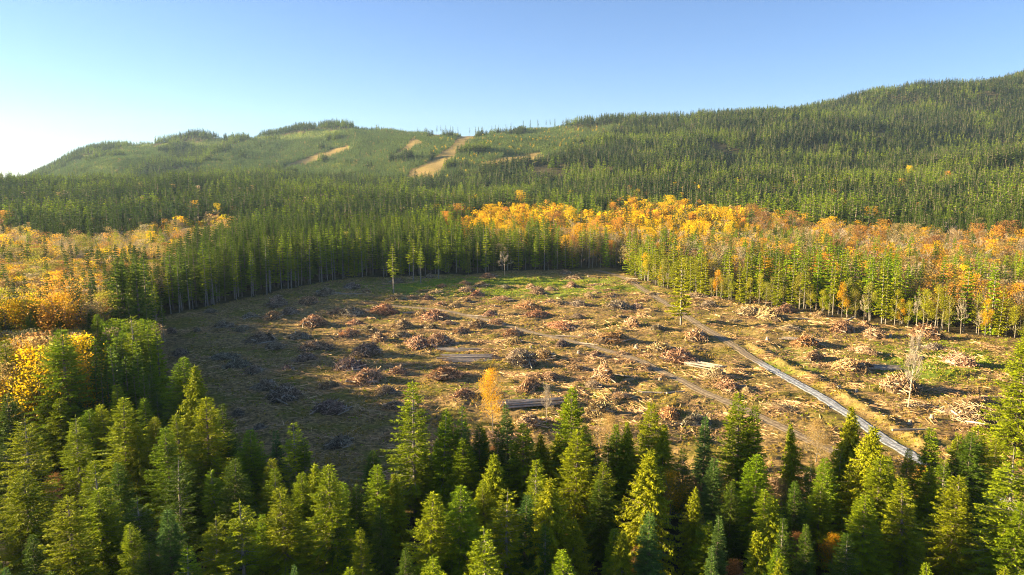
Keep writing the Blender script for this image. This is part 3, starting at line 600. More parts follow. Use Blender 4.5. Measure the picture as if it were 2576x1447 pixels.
# filler below the surveyed tips, so the stand closes
fx = []
for i in range(9000):
    y = rng.uniform(34, 250); x = rng.uniform(-.72 * y - 28, .72 * y + 14)
    if y > 132 and x > -60: continue
    if bool(in_clear(np.array([x]), np.array([y]))[0]) or min([math.hypot(x - a, y - b) for a, b in ROAD]) < 5: continue
    if y > 250 - 0 or (y > 150 and x < -.62 * y - 30): continue
    if any((x - p['x']) ** 2 + (y - p['y']) ** 2 < 3.4 ** 2 for p in placed if p['zone'] in ('near', 'fill', 'lone')): continue
    if len([1 for p in placed if p['zone'] == 'fill']) > 105: break
    put('fir', x, y, rng.uniform(11, 18) if y < 150 else rng.uniform(14, 20), rng.choice(['dark', 'fir2', 'fir', 'fir2']), 'fill', fat=1.4)

# autumn trees surveyed one by one: tip u, v, crown width, colour
AUT = [(8, 528, 46, 'orange'), (140, 700, 140, 'orange'), (488, 503, 54, 'gold'), (547, 510, 44, 'yellow'), (453, 596, 26, 'orange'), (490, 579, 24, 'yellow'), (590, 518, 30, 'rust'), (406, 527, 28, 'rust'), (229, 547, 34, 'rust'),
 (261, 545, 28, 'orange'), (78, 558, 34, 'tan'), (119, 609, 48, 'orange'), (90, 622, 82, 'olive'), (135, 625, 28, 'yellow'), (16, 633, 34, 'ygreen'), (224, 632, 38, 'yellow'), (194, 650, 44, 'yellow'), (291, 623, 46, 'gold'),
 (337, 622, 30, 'yellow'), (377, 580, 46, 'yellow'), (350, 593, 38, 'olive'), (415, 625, 24, 'yellow'), (243, 650, 58, 'tan'), (162, 623, 56, 'tan'), (202, 590, 60, 'olive'), (150, 585, 54, 'tan'), (226, 682, 40, 'ygreen'),
 (16, 741, 64, 'orange'), (40, 772, 54, 'orange'), (60, 700, 54, 'tan'), (337, 680, 40, 'tan'), (310, 660, 48, 'gold'), (270, 690, 44, 'orange'), (10, 660, 50, 'rust'), (100, 830, 60, 'orange'), (20, 850, 50, 'tan'),
 (1310, 477, 78, 'yellow'), (1290, 520, 50, 'yellow'), (1235, 512, 56, 'yellow'), (1150, 510, 52, 'orange'), (1120, 530, 40, 'orange'), (1215, 530, 40, 'gold'), (1400, 530, 60, 'rust'), (1440, 520, 40, 'yellow'), (1460, 560, 50, 'gold'),
 (1604, 474, 22, 'yellow'), (1595, 494, 30, 'orange'), (1575, 505, 20, 'yellow'), (1542, 508, 30, 'orange'), (1685, 490, 36, 'yellow'), (1672, 508, 42, 'gold'), (1711, 503, 38, 'orange'), (1597, 529, 40, 'yellow'), (1619, 529, 30, 'orange'),
 (1652, 533, 38, 'orange'), (1707, 524, 52, 'yellow'), (1681, 540, 42, 'gold'), (1758, 522, 50, 'yellow'), (1788, 512, 44, 'yellow'), (1823, 519, 42, 'yellow'), (1852, 517, 38, 'orange'), (1746, 531, 36, 'yellow'), (1892, 511, 52, 'rust'),
 (1920, 531, 62, 'rust'), (1988, 529, 62, 'rust'), (1907, 564, 34, 'yellow'), (1870, 595, 54, 'gold'), (1538, 603, 36, 'orange'), (1659, 608, 44, 'orange'), (1690, 597, 32, 'orange'), (1670, 634, 38, 'orange'), (2198, 518, 56, 'gold'),
 (2543, 553, 82, 'rust'), (2472, 560, 62, 'rust'), (2288, 560, 62, 'tan'), (2490, 615, 36, 'yellow'), (2405, 627, 72, 'tan'), (2554, 627, 42, 'yellow'), (2288, 416, 22, 'yellow'), (2069, 549, 60, 'gold'), (2022, 572, 60, 'tan'),
 (2159, 565, 60, 'rust'), (2218, 549, 60, 'orange'), (2511, 565, 60, 'orange'), (2100, 600, 50, 'rust'), (2350, 590, 60, 'rust'), (1780, 560, 40, 'gold'), (1835, 555, 40, 'yellow'), (1500, 545, 44, 'orange'), (1560, 545, 40, 'orange')]
BARE = [(1532, 474, 26), (2147, 514, 40), (2331, 537, 62), (2394, 545, 60), (1964, 549, 60), (2257, 588, 88), (1952, 604, 66), (1815, 604, 56), (1748, 604, 50), (1490, 540, 34), (1430, 515, 36), (2040, 560, 44), (1580, 560, 40), (2470, 580, 50),
        (1510, 590, 30), (2110, 560, 44), (145, 560, 30), (300, 600, 40), (60, 590, 40), (2300, 640, 60), (1880, 640, 40), (2140, 640, 44)]
for (u, v, w, c) in AUT:
    s = solve_tip(u, v, w, .54, 13, 27, 175, 1500)
    if s: put('leafy', s[0], s[1], s[2], c, 'wood', fat=max(.75, min(1.5, w * KD * s[1] / FP / (s[2] * .54))), cat='deciduous tree')
for (u, v, w) in BARE:
    s = solve_tip(u, v, w, .5, 13, 24, 175, 1500)
    if s: put('bare', s[0], s[1], s[2], 'bare', 'wood', fat=max(.75, min(1.5, w * KD * s[1] / FP / (s[2] * .5))), cat='bare tree')
placed = [p for p in placed if not (p['zone'] in ('wood',) and bool(in_clear(np.array([p['x']]), np.array([p['y']]))[0]))]

# edge walls: walk the outline of the clearing
def edge(P, spacing, depth, fn):
    acc = 0
    for i in range(len(P) - 1):
        ax, ay = P[i]; bx, by = P[i + 1]; l = math.hypot(bx - ax, by - ay); nx, ny = -(by - ay) / l, (bx - ax) / l
        n = max(1, int(l / spacing))
        for k in range(n):
            t = (k + rng.uniform(.1, .9)) / n; o = rng.uniform(*depth)
            x, y = ax + (bx - ax) * t + nx * o, ay + (by - ay) * t + ny * o
            if any((x - p['x']) ** 2 + (y - p['y']) ** 2 < 1.6 ** 2 for p in placed): continue
            fn(x, y)
LEFT = [(-66, 165), (-90, 205), (-128, 262)][::1] + CLEAR[0:4]; FAR = CLEAR[3:7]; RIGHT = CLEAR[7:14]
# outward side: outline runs clockwise, so positive offset is outward for these runs
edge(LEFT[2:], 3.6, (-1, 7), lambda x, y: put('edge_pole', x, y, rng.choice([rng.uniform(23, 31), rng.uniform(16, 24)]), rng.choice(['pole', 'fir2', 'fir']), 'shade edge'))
edge(FAR, 3.8, (-2, 7), lambda x, y: put(rng.choice(['edge_pole', 'edge_pole', 'edge_fir']), x, y, rng.choice([rng.uniform(22, 31), rng.uniform(14, 24)]), rng.choice(['pole', 'fir', 'fir', 'fir2']), 'far edge'))
def rt(x, y):
    q = rng.random()
    if q < .50: put('slender', x, y, rng.uniform(11, 19), rng.choice(['ygreen', 'ygreen', 'olive', 'gold']), 'sunlit edge', cat='deciduous tree')
    elif q < .60: put('bare', x, y, rng.uniform(11, 17), 'bare', 'sunlit edge', fat=.55, cat='bare tree')
    else: put(rng.choice(['edge_fir', 'edge_fir', 'edge_pole']), x, y, rng.uniform(20, 29), rng.choice(['cedar', 'fir', 'cedar']), 'sunlit edge')
edge(RIGHT, 3.0, (.3, 2), rt)
def rt2(x, y):
    if rng.random() < .4: put('slender', x, y, rng.uniform(15, 22), rng.choice(['ygreen', 'olive']), 'sunlit edge', cat='deciduous tree')
    else: put('edge_fir', x, y, rng.uniform(22, 30), rng.choice(['cedar', 'fir', 'fir2']), 'sunlit edge')
edge(RIGHT, 6, (4, 8), rt2)
# lone trees on the skyline
for (a, b) in [(1005, 150), (1035, 160), (1070, 155), (1100, 150), (1120, 145), (1155, 130), (1235, 125), (1275, 140), (1300, 130), (1325, 120), (1395, 110), (1415, 115), (1435, 155), (1490, 105), (1525, 150), (1612, 100), (1660, 115), (1715, 130), (1770, 130), (1800, 125), (1832, 118)]:
    u = 754.7 + .348 * a; v = 251.6 + .348 * b; az = (u - 1288) * KD / FP
    ys = np.arange(1900, 2900, 10.0); g = big_h(ys * az / CP, ys); _, vv = project(ys * az / CP, ys, g); j = int(np.argmin(vv)); y = float(ys[j]); x = float(y * az / CP); zt = CAM_H + ray(u, v)[2] * y / ray(u, v)[1]
    put(rng.choice(['edge_pole', 'edge_fir']), x, y, max(16, min(38, zt - float(g[j]))), 'pole', 'ridge', fat=rng.uniform(.55, 1.25))

# ------------------------------------------------------------------ the rest of the woods: masses
cand = []
def scatter(y0, y1, s, xl=lambda y: -.80 * y - 40, xr=lambda y: .78 * y + 30):
    ys = np.arange(y0, y1, s); out = []
    for y in ys:
        xs = np.arange(xl(y), xr(y), s); out.append(np.stack([xs + np.random.uniform(-.48, .48, len(xs)) * s, y + np.random.uniform(-.48, .48, len(xs)) * s], -1))
    return np.concatenate(out)
np.random.seed(3)
pts = np.concatenate([scatter(130, 470, 5.2, lambda y: -.74 * y - 120, lambda y: .74 * y + 40), scatter(470, 800, 6.6), scatter(800, 1300, 8.6), scatter(1300, 1900, 9.8), scatter(1900, 2700, 11.0), scatter(2700, 3500, 11.5, lambda y: -.72 * y, lambda y: .1 * y)])
x, y = pts[:, 0], pts[:, 1]
keep = ~in_clear(x, y) & (segdist(x, y, CLEAR + [CLEAR[0]]) > 1.5) & (segdist(x, y, ROAD) > 5)
keep &= ~((y < 180) & (x > -.62 * y - 38) & (x < 140))
keep &= ~((y < 150) & (x > -.66 * y - 24) & (x < 0))
pts = pts[keep]
side = scatter(150, 420, 3.5, lambda y: -.72 * y - 110, lambda y: -.47 * y - 6); side = side[~in_clear(side[:, 0], side[:, 1]) & (segdist(side[:, 0], side[:, 1], CLEAR + [CLEAR[0]]) > 1)]; pts = np.concatenate([pts, side])  # extra side trees, packed in to deepen the shade over the clearing
extra = scatter(1300, 2750, 6.2, lambda y: -.72 * y, lambda y: .2 * y); eu, ev = project(extra[:, 0], extra[:, 1], ground(extra[:, 0], extra[:, 1]))
extra = extra[young_patch(eu, ev, extra[:, 1])]; pts = np.concatenate([pts, extra]); x, y = pts[:, 0], pts[:, 1]; z = ground(x, y)
ug, vg = project(x, y, z); _, vt = project(x, y, z + 24)
op = open_patch(ug, vg, y); yg = young_patch(ug, vg, y) & (fbm(x / 90, y / 90, 61, 3) > -.42)
k = ~op; x, y, z, ug, vg, vt, yg = [q[k] for q in (x, y, z, ug, vg, vt, yg)]
AZ = [[(1090, 545), (1240, 505), (1340, 490), (1470, 510), (1600, 480), (1720, 490), (1860, 505), (2050, 525), (2250, 545), (2700, 560), (2700, 690), (2400, 700), (2100, 640), (1850, 635), (1640, 640), (1540, 640), (1400, 570), (1200, 575)],
      [(-80, 520), (120, 565), (300, 560), (430, 540), (560, 520), (620, 545), (500, 590), (430, 640), (380, 690), (250, 730), (235, 900), (-80, 900)]]
az = np.zeros(len(x), bool)
for P in AZ: az |= inpoly(ug, vt, P)
gap_ = (y > 900) & ~yg & (fbm(x / 45, y / 60, 83, 3) < -.30); x, y, z, ug, vg, vt, yg, az = [q[~gap_] for q in (x, y, z, ug, vg, vt, yg, az)]
nn = fbm(x / 22, y / 22, 71, 3); pr = np.random.random(len(x))
thin = az & (y < 1100) & ~((ug < 300) & (y < 380)) & (np.random.random(len(x)) < .38)
brd = (az & (y < 1100) & (pr < np.where(ug > 1850, .74, np.where(ug < 900, .86, .62)) + nn * .9)) | ((ug < 262) & (y > 195) & (y < 330) & (x > -.72 * y - 30) & (pr < .85)) | (~az & (y < 1100) & (pr < .025)) | (yg & (pr < .02))
hgt = np.where(yg, np.random.uniform(6, 13, len(x)), np.where(np.random.random(len(x)) < .4, np.random.uniform(15, 24, len(x)), np.random.uniform(23, 32, len(x))) * (1 + .15 * fbm(x / 60, y / 60, 77, 2)))
hgt = np.where(az & ~brd & (y < 900), hgt * .82, hgt)
hgt = np.where(brd, np.where(y < 400, np.random.uniform(14, 20, len(x)), np.random.uniform(12, 23, len(x))), hgt)
hgt = np.where((y < 240) & (x < 0) & (x > -.72 * y), np.where(y > 150, np.random.uniform(19, 25, len(x)), 15), hgt); cap_ = np.where(ug < 265, 60 - .214 * y, 60 - .193 * y); hgt = np.where((y > 150) & (y < 238) & (x < 0) & (x > -.72 * y - 6), np.maximum(np.minimum(hgt, cap_), 12), hgt)
hgt = np.where((y < 420) & (x < -.72 * y - 6) & (x > -.80 * y - 8), np.minimum(hgt, 15), hgt)
hgt = np.where((y < 420) & (x < -.80 * y - 8), np.where((y > 180) & (y < 235), np.random.uniform(28, 35, len(x)), np.random.uniform(14, 19, len(x))), hgt)  # out-of-frame trees, made taller along one belt to lengthen their shadows
hgt = np.where((y > 900) & ~yg & ~brd, hgt * .92, hgt); hgt = np.where(brd & (y > 1200), 9, hgt); hgt = np.where(thin & brd, -1, hgt)
old = np.array([(p['x'], p['y']) for p in placed if p['y'] > 130]); okk = hgt > 0
for a, b in old: okk &= (x - a) ** 2 + (y - b) ** 2 > 2.6 ** 2
x, y, z, ug, vg, yg, brd, hgt, pr, nn = [q[okk] for q in (x, y, z, ug, vg, yg, brd, hgt, pr, nn)]

# the largest of them in view become things of their own
nconif = sum(1 for p in placed if p['cat'] == 'conifer'); nbroad = sum(1 for p in placed if p['cat'] == 'deciduous tree')
ed = segdist(x, y, CLEAR + [CLEAR[0]])
inview = (ug > -20) & (ug < 2600) & (y > 0)
solo = np.zeros(len(x), bool)
def promote(mask, n, zone):
    idx = np.nonzero(mask)[0]; idx = idx[np.argsort(-(hgt[idx] / y[idx]))][:max(n, 0)]; solo[idx] = True; return idx
for i in promote(~brd & inview & (ed < 14) & (y < 520), 306 - nconif, 'mid'):
    zo = 'shade edge' if x[i] < -60 else ('far edge' if x[i] < 70 else 'sunlit edge')
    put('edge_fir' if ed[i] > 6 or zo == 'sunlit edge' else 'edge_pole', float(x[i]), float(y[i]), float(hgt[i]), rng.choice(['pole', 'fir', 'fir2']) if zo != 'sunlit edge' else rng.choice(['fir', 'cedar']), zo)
acol = lambda n, q, uu, vv: (('yellow', 'yellow', 'gold', 'orange', 'yellow')[int(q * 83) % 5] if n > -.22 else ('rust', 'orange', 'tan')[int(q * 83) % 3]) if 1080 < uu < 1880 and vv < 640 else ('orange', 'tan', 'gold', 'olive', 'orange', 'tan', 'rust', 'gold', 'bare', 'yellow')[int(q * 97) % 10] if uu >= 1880 else ('olive', 'tan', 'bare', 'gold', 'rust', 'ygreen', 'tan', 'yellow')[int(q * 97) % 8]
for i in promote(brd & inview & (y < 700), 300 - nbroad, 'wood'):
    put('leafy' if pr[i] > .08 else 'slender', float(x[i]), float(y[i]), float(hgt[i]), acol(nn[i], pr[i] / .9, ug[i], vg[i]), 'wood', cat='deciduous tree')
m = ~solo; x, y, z, ug, vg, yg, brd, hgt, pr, nn = [q[m] for q in (x, y, z, ug, vg, yg, brd, hgt, pr, nn)]
print({k:[len(q['C'].polygons) if q['C'] else 0 for q in v] for k,v in LIB.items()}); print('mass trees', len(x), 'placed', len(placed))

# ------------------------------------------------------------------ build the individual trees
uu = [project(p['x'], p['y'], gz(p['x'], p['y'])) for p in placed]
for p, (a, b) in zip(placed, uu): p['u'] = float(a); p['v'] = float(b); p['ut'], p['vt'] = [float(q) for q in project(p['x'], p['y'], gz(p['x'], p['y']) + p['h'])]
NAME = {'fir': 'fir_tree', 'cedar': 'cedar_tree', 'spruce': 'spruce_tree', 'edge_pole': 'fir_tree', 'edge_fir': 'fir_tree', 'leafy': 'autumn_tree', 'leafy_near': 'autumn_tree', 'slender': 'alder_tree', 'bare': 'bare_tree', 'bare_near': 'bare_tree'}
SPEC = {'fir': 'broad fir', 'cedar': 'drooping cedar', 'spruce': 'narrow spruce', 'edge_pole': 'slim fir', 'edge_fir': 'fir', 'leafy': 'round-crowned tree', 'leafy_near': 'small leafy tree', 'slender': 'slender alder', 'bare': 'tree', 'bare_near': 'tree'}
LONE = ['tall yellow-green fir standing alone beside the dirt road', 'slim lone fir with a bare lower trunk on the far field', 'tallest slim fir of the cluster on the far field', 'shorter slim fir in the cluster on the far field',
        'slim fir apart at the far field, beyond the clustered firs', 'short fir by the reddish slash at the far field', 'golden birch rising in front of the clearing', 'small leafless tree standing beside the golden birch',
        'round leafless tree before the dark far forest edge', 'tall pale leafless tree standing among piles beyond the gravel road']
# rows for labels
zones = {}
for p in placed:
    z_ = p['zone']
    if z_ in ('near', 'fill'):
        row = min(6, max(0, int((p['y'] - 40) / 22))); key = ('near', row)
    elif z_ == 'wood': key = ('wood', p['u'] < 900, min(7, int((p['y'] - 200) / 60)))
    else: key = (z_,)
    zones.setdefault(key, []).append(p)
RW = ['nearest the camera', 'in the second near-forest row', 'in the third near-forest row', 'in the fourth near-forest row', 'in the fifth near-forest row', 'in the sixth near-forest row', 'in the deepest near-forest row']
DW = ['the nearest', 'the second', 'the third', 'the fourth', 'the fifth', 'the sixth', 'the seventh', 'the farthest']
li = 0
for key, L in zones.items():
    if key[0] == 'lone':
        for p in L: p['label'] = LONE[li]; li += 1; p['group'] = 'trees left standing in the clearing'
        continue
    cnt = {}
    for p in sorted(L, key=lambda q: q['ut']):
        look = WORD[p['col']] + ' ' + SPEC[p['kind']]
        i = cnt[look] = cnt.get(look, -1) + 1
        if key[0] == 'near': p['label'] = f"{look} {RW[key[1]]}, {nth(i)} such from shaded side"; p['group'] = 'conifers of the near forest'
        elif key[0] == 'wood':
            side = 'on the shaded side' if key[1] else 'behind the sunlit edge'
            p['label'] = f"{look} {side}, {nth(i)} along {DW[key[2]]} tree belt"; p['group'] = 'autumn trees of the mixed wood'
        elif key[0] == 'under': p['label'] = f"{look} low among near conifers, {nth(i)} such from shaded side"; p['group'] = 'small autumn trees under the near conifers'
        elif key[0] == 'ridge': p['label'] = f"{look} against the sky on the hill ridge, {nth(i)} along"; p['group'] = 'sparse firs on the ridge'
        else:
            w_ = {'shade edge': 'on the shaded edge of the clearing', 'far edge': 'on the far edge of the clearing', 'sunlit edge': 'on the sunlit edge of the clearing'}[key[0]]
            p['label'] = f"{look} {w_}, {nth(i)} along"; p['group'] = 'trees ' + w_
for p in placed:
    s = lib(p['kind'], p['k']); k = p['h'] / s['h']; g = gz(p['x'], p['y']); r = random.Random(int(p['x'] * 77 + p['y'] * 13))
    o = empty(NAME[p['kind']], (p['x'], p['y'], g), r.uniform(0, 6.28), (k * p['fat'], k * p['fat'], k), (r.uniform(-.035, .035), r.uniform(-.035, .035)))
    tag(o, p['label'], {'conifer': 'conifer', 'deciduous tree': 'autumn tree', 'birch': 'birch tree', 'bare tree': 'bare tree'}[p['cat']], p['group'])
    t = link('trunk', s['T'], o)
    if s['C']:
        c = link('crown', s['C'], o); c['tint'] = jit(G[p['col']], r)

# ------------------------------------------------------------------ masses through geometry nodes
def mass(name, X, Y, Z, H, TINT, IDX, ROT, WID, coll, label):
    n = len(X); me = bpy.data.meshes.new(name); me.vertices.add(n); me.vertices.foreach_set('co', np.stack([X, Y, Z], -1).ravel().astype(np.float32))
    def at_(nm, ty, dt, key): a = me.attributes.new(nm, ty, 'POINT'); a.data.foreach_set(key, np.ascontiguousarray(dt).ravel())
    at_('idx', 'INT', IDX.astype(np.int32), 'value'); at_('rot', 'FLOAT_VECTOR', np.stack([ROT * 0, ROT * 0, ROT], -1).astype(np.float32), 'vector')
    at_('scl', 'FLOAT_VECTOR', np.stack([H * WID, H * WID, H], -1).astype(np.float32), 'vector'); at_('tint', 'FLOAT_COLOR', np.concatenate([TINT, np.ones((n, 1))], 1).astype(np.float32), 'color')
    o = link(name, me); ng = bpy.data.node_groups.new(name, 'GeometryNodeTree')
    ng.interface.new_socket('Geometry', in_out='INPUT', socket_type='NodeSocketGeometry'); ng.interface.new_socket('Geometry', in_out='OUTPUT', socket_type='NodeSocketGeometry')
    ns = ng.nodes; L = ng.links; gi = ns.new('NodeGroupInput'); go = ns.new('NodeGroupOutput')
    ip = ns.new('GeometryNodeInstanceOnPoints'); ci = ns.new('GeometryNodeCollectionInfo'); ci.inputs['Collection'].default_value = coll
    ci.inputs['Separate Children'].default_value = True; ci.inputs['Reset Children'].default_value = True; ip.inputs['Pick Instance'].default_value = True
    def att(nm, ty): a = ns.new('GeometryNodeInputNamedAttribute'); a.data_type = ty; a.inputs['Name'].default_value = nm; return a.outputs['Attribute']
    mp = ns.new('GeometryNodeMeshToPoints')
    L.new(gi.outputs[0], mp.inputs['Mesh']); L.new(mp.outputs[0], ip.inputs['Points']); L.new(ci.outputs[0], ip.inputs['Instance'])
    L.new(att('idx', 'INT'), ip.inputs['Instance Index']); L.new(att('rot', 'FLOAT_VECTOR'), ip.inputs['Rotation']); L.new(att('scl', 'FLOAT_VECTOR'), ip.inputs['Scale'])
    L.new(ip.outputs[0], go.inputs[0]); md = o.modifiers.new('scatter', 'NODES'); md.node_group = ng
    return tag(o, label, kind='stuff')
def source(name, meshes):
    c = bpy.data.collections.new(name)
    for i, me in enumerate(meshes):
        o = bpy.data.objects.new('%s_%02d' % (name, i), me); c.objects.link(o)
    return c
def unit(parts, nm):                          # scale to height 1
    return merged(nm, parts)
def norm(T, C, h, tm, cm, nm):
    for m_ in (T, C): m_.v = [q / h for q in m_.v]
    return merged(nm, [(T, tm), (C, cm)])
mid = [norm(*conifer(27, 800 + s, 'fir', 1, .12, .11 + .01 * (s % 3)), 27, M_BARK, M_NEEDLE, 'mid') for s in range(6)]
farm = [norm(*conifer(26, 850 + s, ('fir', 'pole', 'spruce')[s % 3], 2, .1, .13), 26, M_BARK, M_NEEDLE, 'far') for s in range(8)]
cs = source('conifer_source', mid + farm)
lm = [norm(*broadleaf(18, 870 + s, 1, .27, .25, .55), 18, M_PALE, M_LEAF, 'lm') for s in range(3)] + [norm(*broadleaf(18, 880 + s, 1, .25, .3, .06, bare=True), 18, M_TWIG, M_LEAF, 'lb') for s in range(2)] + \
     [norm(*broadleaf(18, 890 + s, 2, .28, .2, 1.0), 18, M_PALE, M_LEAF, 'lf') for s in range(4)]
ls = source('leaf_source', lm)
def tints(names, r): return np.array([jit(G[n], r, .16) for n in names])
r_ = random.Random(5)
c = ~brd; X, Y, Z, H = x[c], y[c], z[c], hgt[c]; yy = yg[c]; n = len(X)
idx = np.where(Y < 620, np.random.randint(0, 6, n), 6 + np.random.randint(0, 8, n))
pn = fbm(X / 70, Y / 70, 91, 3)
ti = tints([('young' if q else ('fir' if w > .05 else 'pole' if w > -.12 else 'dark2')) for q, w in zip(yy, pn)], r_) if 'young' in G else None
if ti is None:
    G['young'] = (0.20, 0.30, 0.065); G['dark2'] = (0.075, 0.125, 0.015)
    ti = tints([('young' if q else ('fir2' if w > .16 else 'pole' if w > -.10 else 'dark2')) for q, w in zip(yy, pn)], r_)
mass('conifer_forest', X, Y, Z, H, ti, idx, np.random.uniform(0, 6.28, n), np.where(yy, 1.9, np.where(Y < 620, np.random.uniform(.9, 1.3, n), np.random.uniform(1.85, 2.6, n))), cs, 'dense green conifer forest covering the valley and hillsides')
c = brd; X, Y, Z, H = x[c], y[c], z[c], hgt[c]; n = len(X)
idx = np.where(Y < 650, np.where(np.random.random(n) < .32, 3 + np.random.randint(0, 2, n), np.random.randint(0, 3, n)), 5 + np.random.randint(0, 4, n))
ti = tints([acol(a, b / .9, cc, dd) for a, b, cc, dd in zip(nn[c], pr[c], ug[c], vg[c])], r_)
mass('autumn_woodland', X, Y, Z, H, ti, idx, np.random.uniform(0, 6.28, n), np.random.uniform(1.05, 1.5, n), ls, 'mixed wood of yellow, orange and bare deciduous trees')

# ------------------------------------------------------------------ slash piles
def stickm(mb, p, d, L, r0, sh, bend=.12, r=rng, n=3):
    m_ = p + d * (L * .5) + V(r.uniform(-1, 1), r.uniform(-1, 1), r.uniform(-1, 1)) * L * bend
    mb.tube([p, m_, p + d * L], [r0, r0 * .8, r0 * .35], n, sh)
def pile_meshes(seed, tall=1.0, n=580):
    """unit pile: radius 1, height about .45"""
    r = random.Random(seed); S = MB(); Mo = MB(); Lg = MB()
    nl = r.choice((2, 3, 3, 4)); lob = [(r.uniform(-.5, .5), r.uniform(-.35, .35), r.uniform(.38, .62), r.uniform(.55, 1.1) * tall) for _ in range(nl)]
    lob[0] = (r.uniform(-.12, .12), r.uniform(-.1, .1), .62, tall)
    rings, segs = 6, 18                       # dark rooty core under each lobe
    for li_, (cx, cy, cr, ch) in enumerate(lob):
        b0 = len(Mo.v)
        for i in range(rings + 1):
            t = i / rings
            for k in range(segs):
                a = 6.283 * k / segs; rr = (1 - t) ** .75 * cr * 1.02 * (1 + .30 * mnoise.noise((math.cos(a) * 1.6 + seed + li_, math.sin(a) * 1.6, t * 2)))
                Mo.v.append(V(cx + math.cos(a) * rr, cy + math.sin(a) * rr, -.06 + .37 * ch * math.sin(t * 1.57) * (1 + .25 * mnoise.noise((math.cos(a) * 3, math.sin(a) * 3 + seed, t * 3)))))
        for i in range(rings):
            for k in range(segs):
                Mo.f.append((b0 + i * segs + k, b0 + i * segs + (k + 1) % segs, b0 + (i + 1) * segs + (k + 1) % segs, b0 + (i + 1) * segs + k)); Mo.sh.append(.2); Mo.mi.append(0)
    for i in range(n):
        cx, cy, cr, ch = lob[0] if r.random() < .4 else r.choice(lob)
        a = r.uniform(0, 6.283); q = r.random() ** .6; stray = r.random() < .12
        rr = q * cr * 1.3 * (1.35 if stray else 1); hz = .44 * ch * (1 - min(1, rr / (cr * 1.3)) ** 1.5) * r.uniform(.75, 1.15)
        p = V(cx + math.cos(a) * rr, cy + math.sin(a) * rr, hz + .01)
        out = V(math.cos(a), math.sin(a), 0); tan_ = V(-out.y, out.x, 0)
        d = (tan_ * r.uniform(-1.3, 1.3) + out * r.uniform(-.2, 1.2) + V(0, 0, r.uniform(-.6, .35) - .3 * q + (.7 if r.random() < .07 else 0))).normalized()
        if stray: d.z *= .1
        L = r.uniform(.14, .46) * (1.5 if r.random() < .14 else 1); c = p - d * L * .5; c.z = max(c.z, -.02)
        stickm(S, c, d, L, r.uniform(.008, .018), max(0, min(1, r.gauss(.60, .32))), .1, r)
    for i in range(9):
        a = r.uniform(0, 6.283); rr = r.uniform(.1, .9); p = V(math.cos(a) * rr, math.sin(a) * rr, .36 * tall * (1 - rr) + .03)
        d = V(r.uniform(-1, 1), r.uniform(-1, 1), r.uniform(-.2, .2)).normalized(); L = r.uniform(.4, .9)
        Lg.tube([p - d * L / 2, p + d * L / 2], [.028, .022], 6, r.random(), cap=True)
    for i in range(5):                       # root wads
        a = r.uniform(0, 6.283); rr = r.uniform(.2, .7); p = V(math.cos(a) * rr, math.sin(a) * rr, .34 * tall * (1 - rr) + .08)
        for k in range(9):
            d = V(r.uniform(-1, 1), r.uniform(-1, 1), r.uniform(-.3, 1)).normalized(); stickm(S, p, d, r.uniform(.08, .17), .022, r.uniform(.1, .5), .2, r, 4)
    return S.mesh('pile_branches', [M_STICK]), Mo.mesh('pile_mound', [M_SOILMOUND]), Lg.mesh('pile_logs', [M_LOG, M_CUT])
PM = [pile_meshes(900 + s, (.85, 1.05, 1.2)[s % 3]) for s in range(14)]
